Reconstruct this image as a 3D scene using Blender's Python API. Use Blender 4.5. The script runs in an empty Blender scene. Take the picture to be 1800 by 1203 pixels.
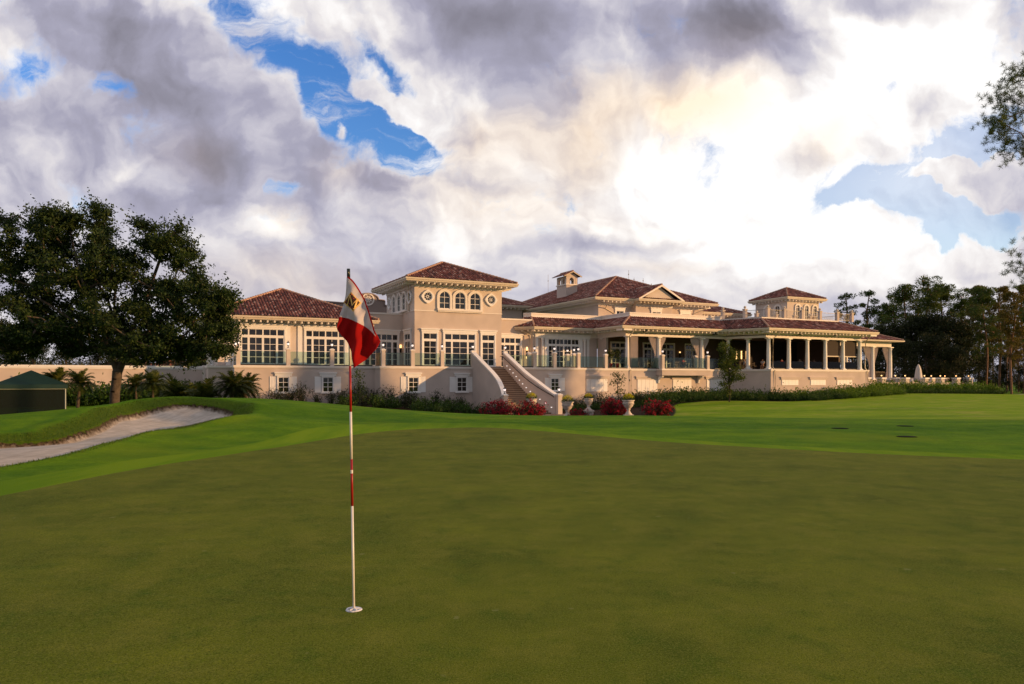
import bpy, math, random
import numpy as np
from mathutils import Vector
R = math.radians
rng = np.random.RandomState(7)
random.seed(7)
C = bpy.context.scene.collection
sc = bpy.context.scene
# ------------------------------------------------------------ camera
EYE = 1.5
cam = bpy.data.objects.new('camera', bpy.data.cameras.new('camera'))
C.objects.link(cam); sc.camera = cam
cam.location = (0, 0, EYE); cam.rotation_euler = (R(90), 0, 0)
cam.data.sensor_width = 36; cam.data.lens = 36*1300/1800
cam.data.shift_y = (670-601.5)/1800
cam.data.clip_end = 6000; cam.data.clip_start = 0.05
# ------------------------------------------------------------ world
sc.view_settings.view_transform = 'Standard'; sc.view_settings.look = 'None'
sc.view_settings.exposure = 0.0; sc.view_settings.gamma = 1
SUN_EL = R(9.0)
sd = Vector((0.974*math.cos(SUN_EL), -0.225*math.cos(SUN_EL), math.sin(SUN_EL)))
sun = bpy.data.objects.new('sun', bpy.data.lights.new('sun', 'SUN'))
C.objects.link(sun); sun.data.energy = 4.4; sun.data.angle = R(0.8); sun.data.color = (1.0, 0.56, 0.23)
sun.rotation_euler = sd.to_track_quat('Z', 'Y').to_euler(); sun.location = (60, -10, 40)

def world():
    w = bpy.data.worlds.new('World'); sc.world = w; w.use_nodes = True
    nt = w.node_tree; N = nt.nodes; L = nt.links; N.clear()
    def val(x, sock):
        if isinstance(x, (int, float)): sock.default_value = x
        elif isinstance(x, tuple): sock.default_value = x
        else: L.new(x, sock)
    def M(op, a, b=0.0, c=None, clamp=False):
        n = N.new('ShaderNodeMath'); n.operation = op; n.use_clamp = clamp
        val(a, n.inputs[0]); val(b, n.inputs[1])
        if c is not None: val(c, n.inputs[2])
        return n.outputs[0]
    def VM(op, a, b):
        n = N.new('ShaderNodeVectorMath'); n.operation = op
        val(a, n.inputs[0]); val(b, n.inputs[1]); return n.outputs[0]
    def noise(vec, scale, detail=8, rough=0.55, dist=0.0, color=False):
        n = N.new('ShaderNodeTexNoise'); n.noise_dimensions = '2D'; L.new(vec, n.inputs['Vector'])
        n.inputs['Scale'].default_value = scale; n.inputs['Detail'].default_value = detail
        n.inputs['Roughness'].default_value = rough; n.inputs['Distortion'].default_value = dist
        return n.outputs['Color' if color else 'Fac']
    def MR(v, a, b, c=0.0, d=1.0, smooth=True):
        n = N.new('ShaderNodeMapRange'); n.interpolation_type = 'SMOOTHSTEP' if smooth else 'LINEAR'
        val(v, n.inputs[0]); n.inputs[1].default_value = a; n.inputs[2].default_value = b
        n.inputs[3].default_value = c; n.inputs[4].default_value = d; return n.outputs[0]
    def MIX(f, a, b):
        n = N.new('ShaderNodeMix'); n.data_type = 'RGBA'; val(f, n.inputs[0])
        for x, s in ((a, n.inputs[6]), (b, n.inputs[7])):
            if isinstance(x, tuple): s.default_value = (*x, 1)
            else: L.new(x, s)
        return n.outputs[2]
    tc = N.new('ShaderNodeTexCoord'); d = tc.outputs['Generated']
    sx = N.new('ShaderNodeSeparateXYZ'); L.new(d, sx.inputs[0])
    y = M('MAXIMUM', sx.outputs[1], 0.3)
    cb = N.new('ShaderNodeCombineXYZ')
    L.new(M('DIVIDE', sx.outputs[0], y), cb.inputs[0]); L.new(M('DIVIDE', sx.outputs[2], y), cb.inputs[1])
    q0 = cb.outputs[0]
    w1 = noise(q0, 3.2, 4, 0.55, color=True)
    q = VM('ADD', q0, VM('MULTIPLY', VM('SUBTRACT', w1, (.5, .5, .5)), (.16, .13, 0)))
    w2 = noise(q0, 12, 7, 0.62, color=True)
    q = VM('ADD', q, VM('MULTIPLY', VM('SUBTRACT', w2, (.5, .5, .5)), (.045, .04, 0)))
    def blob(px, py, rx, ry, amp, rot=0.0, acc=None):
        m = N.new('ShaderNodeMapping'); m.vector_type = 'TEXTURE'; L.new(q, m.inputs[0])
        m.inputs['Location'].default_value = ((px-900)/1300, (670-py)/1300, 0)
        m.inputs['Rotation'].default_value = (0, 0, R(rot))
        m.inputs['Scale'].default_value = (rx/1300, ry/1300, 1)
        g = N.new('ShaderNodeTexGradient'); g.gradient_type = 'SPHERICAL'; L.new(m.outputs[0], g.inputs[0])
        f = M('MULTIPLY', g.outputs['Fac'], g.outputs['Fac']) if False else g.outputs['Fac']
        return M('MULTIPLY_ADD', f, amp, acc if acc is not None else 0.0)
    def blobs(lst):
        a = None
        for b in lst: a = blob(*b[:5], rot=b[5] if len(b) > 5 else 0, acc=a)
        return a
    hole = blobs([(440, 40, 80, 95, .9, -50), (500, 110, 90, 80, .6, -50), (540, 165, 110, 95, 1.0, -50), (640, 225, 170, 85, 1.1, -25),
                  (660, 120, 120, 52, .85, -28), (740, 262, 100, 60, 1.0, -20), (300, 0, 75, 40, .8), (385, 0, 60, 45, .6),
                  (215, 160, 80, 45, .6, -20), (40, 130, 100, 60, .5), (190, 175, 40, 30, .25), (512, 352, 24, 22, .66),
                  (1690, 290, 120, 52, .85, 8), (1780, 250, 90, 60, .8, 20), (1590, 355, 130, 42, .8, -12), (1700, 395, 150, 38, .9, -5),
                  (1640, 425, 60, 36, .8), (1500, 345, 60, 30, .6), (1560, 250, 200, 60, .1),
                  (655, 182, 120, 26, -1.1, -24), (745, 218, 80, 30, -.8, -40), (1700, 332, 170, 24, -1.0, 4), (590, 240, 20, 18, -.7), (1780, 350, 90, 22, -.6)])
    dark = blobs([(180, 230, 480, 300, .22), (330, 120, 160, 110, .2), (110, 220, 360, 150, .62, -8), (200, 60, 220, 90, .32), (430, 290, 280, 110, .66, -25), (520, 340, 280, 70, .36, -8),
                  (330, 380, 260, 60, .40, -4), (60, 400, 300, 90, .36), (560, 480, 300, 60, .25), (830, 30, 190, 130, .85, -20), (930, 110, 140, 130, .72, -50), (860, 60, 220, 70, .35, 10),
                  (1120, 110, 180, 80, .62, 15), (1340, 60, 190, 100, .80, -10), (1220, 10, 260, 70, .62), (1385, 150, 90, 70, .8, -20), (1230, 80, 130, 70, .45, 20),
                  (1700, 5, 220, 60, 1.05), (1580, 10, 120, 50, .4), (1565, 278, 100, 55, .95, 8), (1400, 290, 95, 44, .75, 10), (1475, 300, 100, 30, .5), (1545, 228, 70, 28, .7), (1660, 205, 140, 44, .5, 12),
                  (1055, 245, 80, 80, .5), (1100, 425, 230, 24, .85, 6), (960, 440, 140, 30, .55), (1160, 462, 170, 26, .5), (1290, 468, 80, 14, .6), (1240, 408, 80, 12, .5, 12),
                  (1480, 462, 180, 20, .42, 3), (1380, 490, 420, 40, .5), (1750, 470, 160, 40, .2), (700, 470, 160, 40, .3), (1370, 210, 80, 40, .4), (1730, 335, 140, 20, .3),
                  (900, 380, 120, 60, .2), (640, 420, 220, 40, .25), (1180, 320, 90, 40, .25), (1010, 330, 120, 60, .3, -30), (1300, 250, 60, 26, .35)])
    warm = blobs([(1150, 175, 190, 80, 1.0, -5), (1000, 225, 120, 120, 1.0, -30), (1250, 160, 150, 100, .7), (860, 250, 90, 80, .8), (360, 290, 80, 60, .55),
                  (600, 315, 80, 50, .55), (870, 370, 120, 70, .5), (540, 500, 320, 60, .55), (1430, 270, 90, 50, .6), (520, 405, 70, 40, .45), (760, 330, 160, 90, .3),
                  (980, 330, 120, 120, .4), (1100, 390, 200, 40, .2), (1300, 60, 160, 70, .35), (1160, 455, 150, 24, .4)])
    white = blobs([(1290, 290, 520, 260, .95), (1560, 130, 380, 220, .85), (1520, 430, 460, 120, .55), (1010, 110, 180, 80, .38, -20), (1250, 330, 260, 130, .4),
                   (690, 270, 110, 50, .42, 10), (520, 130, 80, 60, .3), (430, 20, 160, 60, .2), (600, 30, 170, 90, .38), (500, 405, 90, 40, .5), (230, 315, 80, 26, .5, 20),
                   (760, 200, 130, 130, .34), (900, 320, 240, 160, .34), (130, 150, 120, 30, .22), (250, 20, 100, 30, .14), (510, 240, 80, 50, .22), (800, 420, 300, 90, .06), (470, 400, 120, 40, .2)])
    sq = N.new('ShaderNodeSeparateXYZ'); L.new(q, sq.inputs[0])
    lg = M('MULTIPLY', M('LOGARITHM', M('MAXIMUM', M('ADD', sq.outputs[1], .17), .05), 2.718), .50)
    cq = N.new('ShaderNodeCombineXYZ'); L.new(sq.outputs[0], cq.inputs[0]); L.new(lg, cq.inputs[1])
    p = cq.outputs[0]
    def billow(vec, scale, det, rough=.5):
        n = N.new('ShaderNodeTexVoronoi'); n.feature = 'F1'; n.voronoi_dimensions = '2D'; n.normalize = True; L.new(vec, n.inputs['Vector'])
        n.inputs['Scale'].default_value = scale; n.inputs['Detail'].default_value = det; n.inputs['Roughness'].default_value = rough;
        return M('SUBTRACT', 1.0, n.outputs['Distance'])
    def dens(vec, d):
        return M('ADD', M('MULTIPLY', noise(vec, 2.7, d, .50), .78), M('MULTIPLY', billow(vec, 6, 3, .5), .22))
    n1 = dens(p, 9)
    n2 = dens(VM('ADD', p, (.022, .024, 0)), 8)
    n5 = dens(VM('ADD', p, (.007, .009, 0)), 9)
    lo = MR(sq.outputs[1], .02, .30, .42, 1.0)
    edge = M('MULTIPLY', M('SUBTRACT', n1, n2), lo); fedge = M('MULTIPLY', M('SUBTRACT', n1, n5), lo)
    n3 = noise(p, 1.7, 5, 0.5)
    n4 = noise(p, 13, 9, 0.62)
    cov = M('ADD', M('MULTIPLY', M('SUBTRACT', n1, .56), 3.4), M('MULTIPLY', M('SUBTRACT', n4, .5), 2.6))
    cov = M('MULTIPLY_ADD', M('SUBTRACT', noise(q0, 8, 6, .6), .5), 2.4, cov)
    cov = M('SUBTRACT', M('ADD', cov, 1.25), M('MULTIPLY', hole, 2.35))
    cov = M('ADD', cov, MR(sq.outputs[1], .10, .24, 1.6, 0))
    cover = MR(cov, -.45, .75)
    mw = N.new('ShaderNodeMapping'); L.new(q, mw.inputs[0]); mw.inputs['Rotation'].default_value = (0, 0, R(28)); mw.inputs['Scale'].default_value = (2.2, 9, 1)
    cover = M('MAXIMUM', cover, MR(noise(mw.outputs[0], 1.6, 9, .68), .48, .74, 0, .8))
    cover = M('MAXIMUM', cover, blob(1640, 330, 520, 330, .62))
    b = M('MULTIPLY_ADD', edge, 2.0, .63)
    b = M('MULTIPLY_ADD', fedge, 2.6, b)
    b = M('MULTIPLY_ADD', M('SUBTRACT', n3, .5), .45, b)
    b = M('MULTIPLY_ADD', M('SUBTRACT', n4, .5), .16, b)
    b = M('MULTIPLY_ADD', white, .50, b)
    dn = MR(n1, .40, .70, .15, 1.5)
    b = M('MULTIPLY_ADD', M('MULTIPLY', dark, dn), -.50, b)
    b = M('MULTIPLY_ADD', MR(cov, .0, .9, .16, 0), 1.0, b)
    r = N.new('ShaderNodeValToRGB'); L.new(b, r.inputs[0]); cr = r.color_ramp
    cr.elements[0].position = 0.0; cr.elements[0].color = (.21, .20, .245, 1)
    cr.elements[1].position = 1.0; cr.elements[1].color = (1.12, 1.10, 1.08, 1)
    for p, c in ((.2, (.29, .28, .35)), (.42, (.40, .39, .50)), (.6, (.60, .58, .66)), (.78, (.86, .82, .82))):
        e = cr.elements.new(p); e.color = (*c, 1)
    col = r.outputs[0]
    wf = M('MULTIPLY', warm, .85, clamp=True)
    wc = N.new('ShaderNodeMix'); wc.data_type = 'RGBA'; wc.blend_type = 'MULTIPLY'; L.new(wf, wc.inputs[0]); L.new(col, wc.inputs[6]); wc.inputs[7].default_value = (1.02, .86, .68, 1)
    col = wc.outputs[2]
    sk = N.new('ShaderNodeTexSky'); sk.sky_type = 'NISHITA'; sk.sun_disc = False
    sk.sun_elevation = SUN_EL; sk.sun_rotation = math.atan2(sd.x, sd.y); sk.air_density = 1.0; sk.dust_density = .6; sk.ozone_density = 2.5
    # deep blue where the sky is seen between the clouds; paler to the right
    hs = N.new('ShaderNodeHueSaturation'); L.new(sk.outputs[0], hs.inputs['Color']); hs.inputs['Saturation'].default_value = 1.28; hs.inputs['Hue'].default_value = .52; hs.inputs['Value'].default_value = SKYV
    bg1 = N.new('ShaderNodeBackground'); L.new(hs.outputs[0], bg1.inputs[0]); bg1.inputs[1].default_value = .12
    c10 = VM('MULTIPLY', col, (1/.12, 1/.12, 1/.12))
    # the bank of cloud behind the viewer is greyer
    bk = MR(sx.outputs[1], -.35, .25, .62, 1.0)
    sc_ = N.new('ShaderNodeVectorMath'); sc_.operation = 'SCALE'; L.new(c10, sc_.inputs[0]); L.new(bk, sc_.inputs['Scale'])
    bg2 = N.new('ShaderNodeBackground'); L.new(sc_.outputs[0], bg2.inputs[0]); bg2.inputs[1].default_value = .12
    mx = N.new('ShaderNodeMixShader'); L.new(cover, mx.inputs[0]); L.new(bg1.outputs[0], mx.inputs[1]); L.new(bg2.outputs[0], mx.inputs[2])
    o = N.new('ShaderNodeOutputWorld'); L.new(mx.outputs[0], o.inputs[0])
    w.cycles.sampling_method = 'MANUAL'; w.cycles.sample_map_resolution = 512
SKYV = 2.1
world()
# ------------------------------------------------------------ helpers
def mat(name, color, rough=.7, var=.12, scale=3.0, bump=0.0, bscale=40, spec=.4, attr=None, col2=None, metal=0, emis=None, detail=6, extra=None):
    m = bpy.data.materials.new(name); m.use_nodes = True
    nt = m.node_tree; N = nt.nodes; L = nt.links; P = N['Principled BSDF']
    P.inputs['Roughness'].default_value = rough; P.inputs['Specular IOR Level'].default_value = spec; P.inputs['Metallic'].default_value = metal
    tc = N.new('ShaderNodeTexCoord')
    n = N.new('ShaderNodeTexNoise'); n.inputs['Scale'].default_value = scale; n.inputs['Detail'].default_value = detail
    L.new(tc.outputs['Object'], n.inputs['Vector'])
    r = N.new('ShaderNodeMapRange'); r.inputs[1].default_value = .3; r.inputs[2].default_value = .7
    r.inputs[3].default_value = 1-var; r.inputs[4].default_value = 1+var; L.new(n.outputs['Fac'], r.inputs[0])
    v = N.new('ShaderNodeVectorMath'); v.operation = 'SCALE'; L.new(r.outputs[0], v.inputs['Scale'])
    if attr:
        a = N.new('ShaderNodeAttribute'); a.attribute_name = attr
        cr = N.new('ShaderNodeValToRGB'); L.new(a.outputs['Fac'], cr.inputs[0])
        cols = [color] + list(col2)
        cr.color_ramp.elements[0].color = (*cols[0], 1); cr.color_ramp.elements[1].color = (*cols[-1], 1)
        for i, c in enumerate(cols[1:-1]):
            e = cr.color_ramp.elements.new((i+1)/(len(cols)-1)); e.color = (*c, 1)
        L.new(cr.outputs[0], v.inputs[0])
    else: v.inputs[0].default_value = color
    L.new(v.outputs[0], P.inputs['Base Color'])
    if emis:
        P.inputs['Emission Color'].default_value = (*emis[0], 1); P.inputs['Emission Strength'].default_value = emis[1]
    if bump:
        b = N.new('ShaderNodeBump'); b.inputs['Strength'].default_value = bump; b.inputs['Distance'].default_value = .02
        n2 = N.new('ShaderNodeTexNoise'); n2.inputs['Scale'].default_value = bscale; n2.inputs['Detail'].default_value = 5
        L.new(tc.outputs['Object'], n2.inputs['Vector']); L.new(n2.outputs['Fac'], b.inputs['Height']); L.new(b.outputs[0], P.inputs['Normal'])
    return m

def leafmat(name, cols, trans=.25, var=.25):
    m = mat(name, cols[0], .6, var, .8, attr='rnd', col2=cols[1:], spec=.25)
    nt = m.node_tree; N = nt.nodes; L = nt.links; P = N['Principled BSDF']
    src = P.inputs['Base Color'].links[0].from_socket
    t = N.new('ShaderNodeBsdfTranslucent'); L.new(src, t.inputs[0])
    mx = N.new('ShaderNodeMixShader'); mx.inputs[0].default_value = trans
    L.new(P.outputs[0], mx.inputs[1]); L.new(t.outputs[0], mx.inputs[2]); L.new(mx.outputs[0], N['Material Output'].inputs[0])
    return m

def glassmat(name, tint, refl=.9, opacity=.25):
    m = bpy.data.materials.new(name); m.use_nodes = True
    nt = m.node_tree; N = nt.nodes; L = nt.links; N.clear()
    tr = N.new('ShaderNodeBsdfTransparent'); tr.inputs[0].default_value = (*tint, 1)
    gl = N.new('ShaderNodeBsdfGlossy'); gl.inputs['Roughness'].default_value = .03; gl.inputs[0].default_value = (refl, refl, refl, 1)
    fr = N.new('ShaderNodeFresnel'); fr.inputs[0].default_value = 1.5
    mx = N.new('ShaderNodeMixShader'); L.new(fr.outputs[0], mx.inputs[0]); L.new(tr.outputs[0], mx.inputs[1]); L.new(gl.outputs[0], mx.inputs[2])
    df = N.new('ShaderNodeBsdfDiffuse'); df.inputs[0].default_value = (.45, .6, .55, 1)
    m2 = N.new('ShaderNodeMixShader'); m2.inputs[0].default_value = opacity; L.new(mx.outputs[0], m2.inputs[1]); L.new(df.outputs[0], m2.inputs[2])
    o = N.new('ShaderNodeOutputMaterial'); L.new(m2.outputs[0], o.inputs[0]); return m

W = {}
W['stucco'] = mat('stucco', (.57, .485, .435), .85, .10, .6, .25, 30)
W['stucco_pale'] = mat('stucco_pale', (.64, .555, .49), .85, .08, .6, .25, 30)
W['trim'] = mat('cream_trim', (.80, .75, .70), .6, .04, 1.5)
W['white'] = mat('white_paint', (.84, .83, .82), .5, .04, 1.5)
W['beige'] = mat('beige_trim', (.62, .54, .42), .6, .05, 1.5)
W['gable'] = mat('gable_grey', (.30, .24, .215), .85, .06, .4, .2, 30)
W['pane'] = mat('window_pane', (.012, .011, .010), .04, .3, .6, spec=.75)
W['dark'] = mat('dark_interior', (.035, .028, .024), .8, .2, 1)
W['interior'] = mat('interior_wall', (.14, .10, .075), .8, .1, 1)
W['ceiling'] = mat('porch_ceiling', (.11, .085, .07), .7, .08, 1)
W['deck'] = mat('deck_paving', (.33, .27, .23), .75, .1, 2)
W['tile'] = mat('roof_tile', (.07, .025, .018), .75, .2, 1.2, attr='rnd', col2=[(.16, .042, .028), (.24, .07, .045), (.30, .11, .075), (.52, .34, .27)], spec=.3)
W['pan'] = mat('roof_underlay', (.075, .03, .024), .85, .2, 3)
W['ridge'] = mat('ridge_tile', (.42, .26, .19), .8, .2, 2, .5, 12)
W['stone'] = mat('step_stone', (.21, .135, .09), .8, .14, 1.2, .3, 25)
W['cast'] = mat('cast_stone', (.62, .55, .48), .8, .1, 5, .4, 30)
W['bronze'] = mat('bronze', (.035, .027, .022), .45, .1, 4, metal=.6)
W['black'] = mat('black_metal', (.02, .02, .022), .4, .1, 5)
W['lamp'] = mat('lamp_glass', (.8, .75, .75), .3, .02, 5, emis=((1, .84, .78), 1.0))
W['lampw'] = mat('warm_lamp', (.8, .6, .4), .3, .02, 5, emis=((1, .55, .2), 2.6))
W['steplight'] = mat('step_light', (.9, .9, .88), .3, .02, 5, emis=((1, .93, .88), .9))
W['curtain'] = mat('curtain', (.52, .44, .41), .9, .06, 2)
W['glass'] = glassmat('rail_glass', (.76, .87, .82), .45, .0)
W['glass_dark'] = glassmat('screen_glass', (.55, .55, .52), .5, .0)
W['tread'] = mat('tread_stone', (.50, .36, .25), .75, .16, 1.5, .3, 25)
W['umbra'] = mat('umbrella_cloth', (.72, .68, .66), .85, .04, 3)
W['copper'] = mat('roof_metal', (.30, .26, .24), .5, .1, 3)
W['blind'] = mat('roller_blind', (.045, .033, .026), .85, .05, 3)
W['wood'] = mat('dark_wood', (.06, .035, .02), .6, .2, 6)

class MB:
    def __init__(s): s.v = []; s.f = []
    def add(s, vs, fs):
        o = len(s.v); s.v += [tuple(p) for p in vs]; s.f += [tuple(i+o for i in f) for f in fs]; return s
    def box(s, a, b):
        (x0, y0, z0), (x1, y1, z1) = a, b
        return s.add([(x0,y0,z0),(x1,y0,z0),(x1,y1,z0),(x0,y1,z0),(x0,y0,z1),(x1,y0,z1),(x1,y1,z1),(x0,y1,z1)],
                     [(0,3,2,1),(4,5,6,7),(0,1,5,4),(1,2,6,5),(2,3,7,6),(3,0,4,7)])
    def prism(s, poly, z0, z1):      # poly: list of (x,y) ccw; z0/z1 scalars or per-vertex lists
        n = len(poly)
        za = z0 if isinstance(z0, list) else [z0]*n; zb = z1 if isinstance(z1, list) else [z1]*n
        vs = [(p[0], p[1], za[i]) for i, p in enumerate(poly)] + [(p[0], p[1], zb[i]) for i, p in enumerate(poly)]
        fs = [tuple(range(n))[::-1], tuple(range(n, 2*n))] + [(i, (i+1) % n, n+(i+1) % n, n+i) for i in range(n)]
        return s.add(vs, fs)
    def tube(s, pts, r, k=6):
        pts = [Vector(p) for p in pts]; rs = r if isinstance(r, (list, tuple)) else [r]*len(pts)
        vs = []; fs = []
        for i, p in enumerate(pts):
            t = (pts[min(i+1, len(pts)-1)]-pts[max(i-1, 0)]).normalized()
            a = t.cross(Vector((0, 0, 1)));
            if a.length < .05: a = t.cross(Vector((0, 1, 0)))
            a.normalize(); b = t.cross(a)
            for j in range(k):
                an = 2*math.pi*j/k; vs.append(p+a*(math.cos(an)*rs[i])+b*(math.sin(an)*rs[i]))
        for i in range(len(pts)-1):
            for j in range(k): fs.append((i*k+j, i*k+(j+1) % k, (i+1)*k+(j+1) % k, (i+1)*k+j))
        fs.append(tuple(range(k))[::-1]); fs.append(tuple(range((len(pts)-1)*k, len(pts)*k)))
        return s.add(vs, fs)
    def lathe(s, c, prof, k=16, sq=False):   # prof: [(r,z)...]
        vs = []; fs = []
        for r, z in prof:
            for j in range(k):
                an = 2*math.pi*(j+.5)/k; vs.append((c[0]+math.cos(an)*r, c[1]+math.sin(an)*r, c[2]+z))
        for i in range(len(prof)-1):
            for j in range(k): fs.append((i*k+j, i*k+(j+1) % k, (i+1)*k+(j+1) % k, (i+1)*k+j))
        fs.append(tuple(range(k))[::-1]); fs.append(tuple(range((len(prof)-1)*k, len(prof)*k)))
        return s.add(vs, fs)
    def build(s, name, m, parent=None, smooth=False, loc=None):
        return link_mesh(name, s.v, s.f, m, parent, smooth, loc)

def link_mesh(name, v, f, m, parent=None, smooth=False, loc=None, rnd=None):
    me = bpy.data.meshes.new(name)
    if isinstance(v, np.ndarray):
        nv = len(v); nf, k = f.shape
        me.vertices.add(nv); me.vertices.foreach_set('co', v.astype(np.float32).ravel())
        me.loops.add(nf*k); me.loops.foreach_set('vertex_index', f.astype(np.int32).ravel())
        me.polygons.add(nf); me.polygons.foreach_set('loop_start', np.arange(0, nf*k, k, dtype=np.int32))
        me.update(calc_edges=True)
    else: me.from_pydata(v, [], f); me.update()
    if rnd is not None:
        a = me.attributes.new('rnd', 'FLOAT', 'FACE'); a.data.foreach_set('value', np.asarray(rnd, dtype=np.float32))
    if smooth: me.polygons.foreach_set('use_smooth', [True]*len(me.polygons))
    for x in (m if isinstance(m, (list, tuple)) else [m]): me.materials.append(x)
    o = bpy.data.objects.new(name, me); C.objects.link(o)
    if parent is not None:
        o.parent = parent
        if parent.get('_off') is not None: o.location = [-x for x in parent['_off']]
    if loc is not None: o.location = loc
    return o

def tag(o, label=None, cat=None, group=None, kind=None):
    if label: o['label'] = label
    if cat: o['category'] = cat
    if group: o['group'] = group
    if kind: o['kind'] = kind
    return o
def empty(name, loc, label, cat, group=None, rz=0):
    o = bpy.data.objects.new(name, None); C.objects.link(o); o.location = loc; o.rotation_euler = (0, 0, rz)
    return tag(o, label, cat, group)
def copy_tree(o, parent=None):
    c = o.copy(); C.objects.link(c)
    if parent is not None: c.parent = parent
    for ch in [x for x in bpy.data.objects if x.parent == o]: copy_tree(ch, c)
    return c
# camera geometry: column px of the 1800 px photograph at distance Y; building frame u (along the front), v (away)
CA, SA = 2/math.sqrt(5), 1/math.sqrt(5)
def at(px, Y, z=0.0): return (((px-900)/1300)*Y, Y, z)
def zat(py, Y): return EYE+(670-py)/1300*Y
def UV(px, V):
    r = (px-900)/1300; Y = V/(CA-SA*r); X = r*Y; return X*CA+Y*SA
def Upx(px, U):          # v at column px on the plane u=U
    r = (px-900)/1300; Y = U/(CA*r+SA); return Y*(CA-SA*r)
def w2(u, v): return (u*CA-v*SA, u*SA+v*CA)
def YV(px, V): return V/(CA-SA*((px-900)/1300))
# ------------------------------------------------------------ terrain
def tps_fit(P, Z, lam=.004):
    P = np.asarray(P, float); n = len(P)
    d = np.linalg.norm(P[:, None]-P[None], axis=2); K = np.where(d > 0, d*d*np.log(d+1e-9), 0)
    A = np.zeros((n+3, n+3)); A[:n, :n] = K+lam*np.eye(n); A[:n, n] = 1; A[:n, n+1:] = P; A[n, :n] = 1; A[n+1:, :n] = P.T
    return P, np.linalg.solve(A, np.concatenate([Z, [0, 0, 0]]))
def tps_eval(fit, Q):
    P, w = fit; out = np.zeros(len(Q))
    for i in range(0, len(Q), 20000):
        q = Q[i:i+20000]; d = np.sqrt(((q[:, None]-P[None])**2).sum(2))
        out[i:i+20000] = np.where(d > 0, d*d*np.log(d+1e-9), 0)@w[:-3]+w[-3]+q@w[-2:]
    return out
ctl = []
def cp(px, py, Y): ctl.append((*at(px, Y)[:2], zat(py, Y)))
for X, Y in ((0,0),(-6,3),(6,3),(0,5),(-5,7),(5,7),(0,9),(-8,0),(8,0),(0,-8),(-20,-5),(20,-5),(0,13),(6,12),(-4,12),(13,10),(4,17),(22,10),(30,14),(20,-20),(-20,-20)): ctl.append((X, Y, 0.))
for a in ((-100,878,9.6),(0,870,9.8),(200,832,12),(300,815,13.5),(450,792,16),(560,772,19.4),(680,757,22.6),(850,752,24),(1000,762,21.3),(1200,779,18),(1500,796,15.5),(1800,808,14.2),(2100,815,13.5)): cp(*a)
for a in ((925,742.5,26.5),(1000,736.5,29),(1100,731.5,30.5),(1180,733.5,29.5),(1300,741,27),(1450,742.5,26.5),(1600,742.5,26.5),(1800,740.5,27),(2000,739,27.5),(820,736,29),(760,730,30),(700,723.5,31),(650,719,31.5),(600,715.5,32),
          (540,708,32.5),(500,704,32.5),(450,701,32),(400,701,31),(350,701,30.5),(300,702,29.5),(237,709,27.5),(200,726,24.5),(100,747,21.2),(0,762,19.5),(-120,775,18.2),
          (190,716,30),(100,726,28),(0,736,27),(-120,742,26),
          (-120,786,17),(0,779,18.2),(75,777,18.7),(125,766,19.8),(175,748,21.8),(225,729,25.0),(300,716,27.7),(350,715.5,28.2),(400,722,27.7),(409,729,26.6),
          (400,738,25),(325,750.5,22),(250,761.5,19.5),(175,782,16.5),(100,803,14.4),(0,822,12.9),(-120,845,11.4),
          (430,719,27),(450,735,23.5),(350,770,19),(250,790,16.5),(120,820,13.2),(0,845,11.3),(560,735,26),(560,715,29.5),(700,740,26.5)): cp(*a)
for a in ((460,706,40),(600,719,42),(0,735,42),(200,722,42),(700,733,45),(800,742,47),(930,744,48),(1050,740,50),(1200,738,50),(1400,739,45),(1600,737,42),(1800,734,42),(2100,734,42)): cp(*a)
for px, Y in ((800,62),(880,62),(960,62),(1030,62),(1090,62),(900,72)): ctl.append((*at(px, Y)[:2], -1.66))
for px, Y, z in ((350,62,-.65),(480,66,-.65),(600,70,-.7),(700,70,-.9),(100,60,-.7),(-100,60,-.7),(350,90,-.7),(100,100,-.7)): ctl.append((*at(px, Y)[:2], z))
for a in ((1182,713,80),(1237,706,82),(1390,706,85),(1460,700,90),(1550,693.5,98),(1600,692,106),(1800,693.5,115),(2000,696,112),(1300,718,66),(1500,712,66),(1700,709,70),(1900,710,70),(1150,722,66)): cp(*a)
for X, Y in ((0,140),(60,160),(120,160),(-60,140),(-120,90),(150,80),(150,0),(-150,0),(0,-150),(150,250),(-150,250),(0,250)): ctl.append((X, Y, -.8))
ctl = np.array(ctl)
fit = tps_fit(ctl[:, :2], ctl[:, 2])
def catmull(pts, n=8, closed=True):
    pts = np.array(pts, float); out = []; m = len(pts)
    for i in range(m if closed else m-1):
        p0, p1, p2, p3 = (pts[(i+k) % m] for k in (-1, 0, 1, 2)) if closed else (pts[max(i-1, 0)], pts[i], pts[i+1], pts[min(i+2, m-1)])
        for t in np.arange(n)/n: out.append(.5*(2*p1+(p2-p0)*t+(2*p0-5*p1+4*p2-p3)*t*t+(3*p1-p0-3*p2+p3)*t**3))
    return np.array(out)
def sdf(Q, poly):        # >0 inside
    A = poly; B = np.roll(poly, -1, 0); dm = np.full(len(Q), 1e9); ins = np.zeros(len(Q), bool)
    for a, b in zip(A, B):
        ab = b-a; t = np.clip(((Q-a)@ab)/(ab@ab+1e-12), 0, 1); d = np.hypot(*(Q-a-t[:, None]*ab).T); dm = np.minimum(dm, d)
        c = ((a[1] > Q[:, 1]) != (b[1] > Q[:, 1])); x = a[0]+(Q[:, 1]-a[1])*(b[0]-a[0])/(b[1]-a[1]+1e-12); ins ^= (c & (Q[:, 0] < x))
    return np.where(ins, dm, -dm)
GREEN = catmull([at(*a)[:2] for a in ((-250,8.0),(0,9.7),(200,12),(300,13.5),(450,16),(560,19.0),(680,22.4),(770,23.8),(870,23.9),(1000,21.3),(1200,18),(1500,15.5),(1800,14.2),(2300,12.6))]+[(14,4),(8,-6),(-6,-7),(-9,2)])
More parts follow.
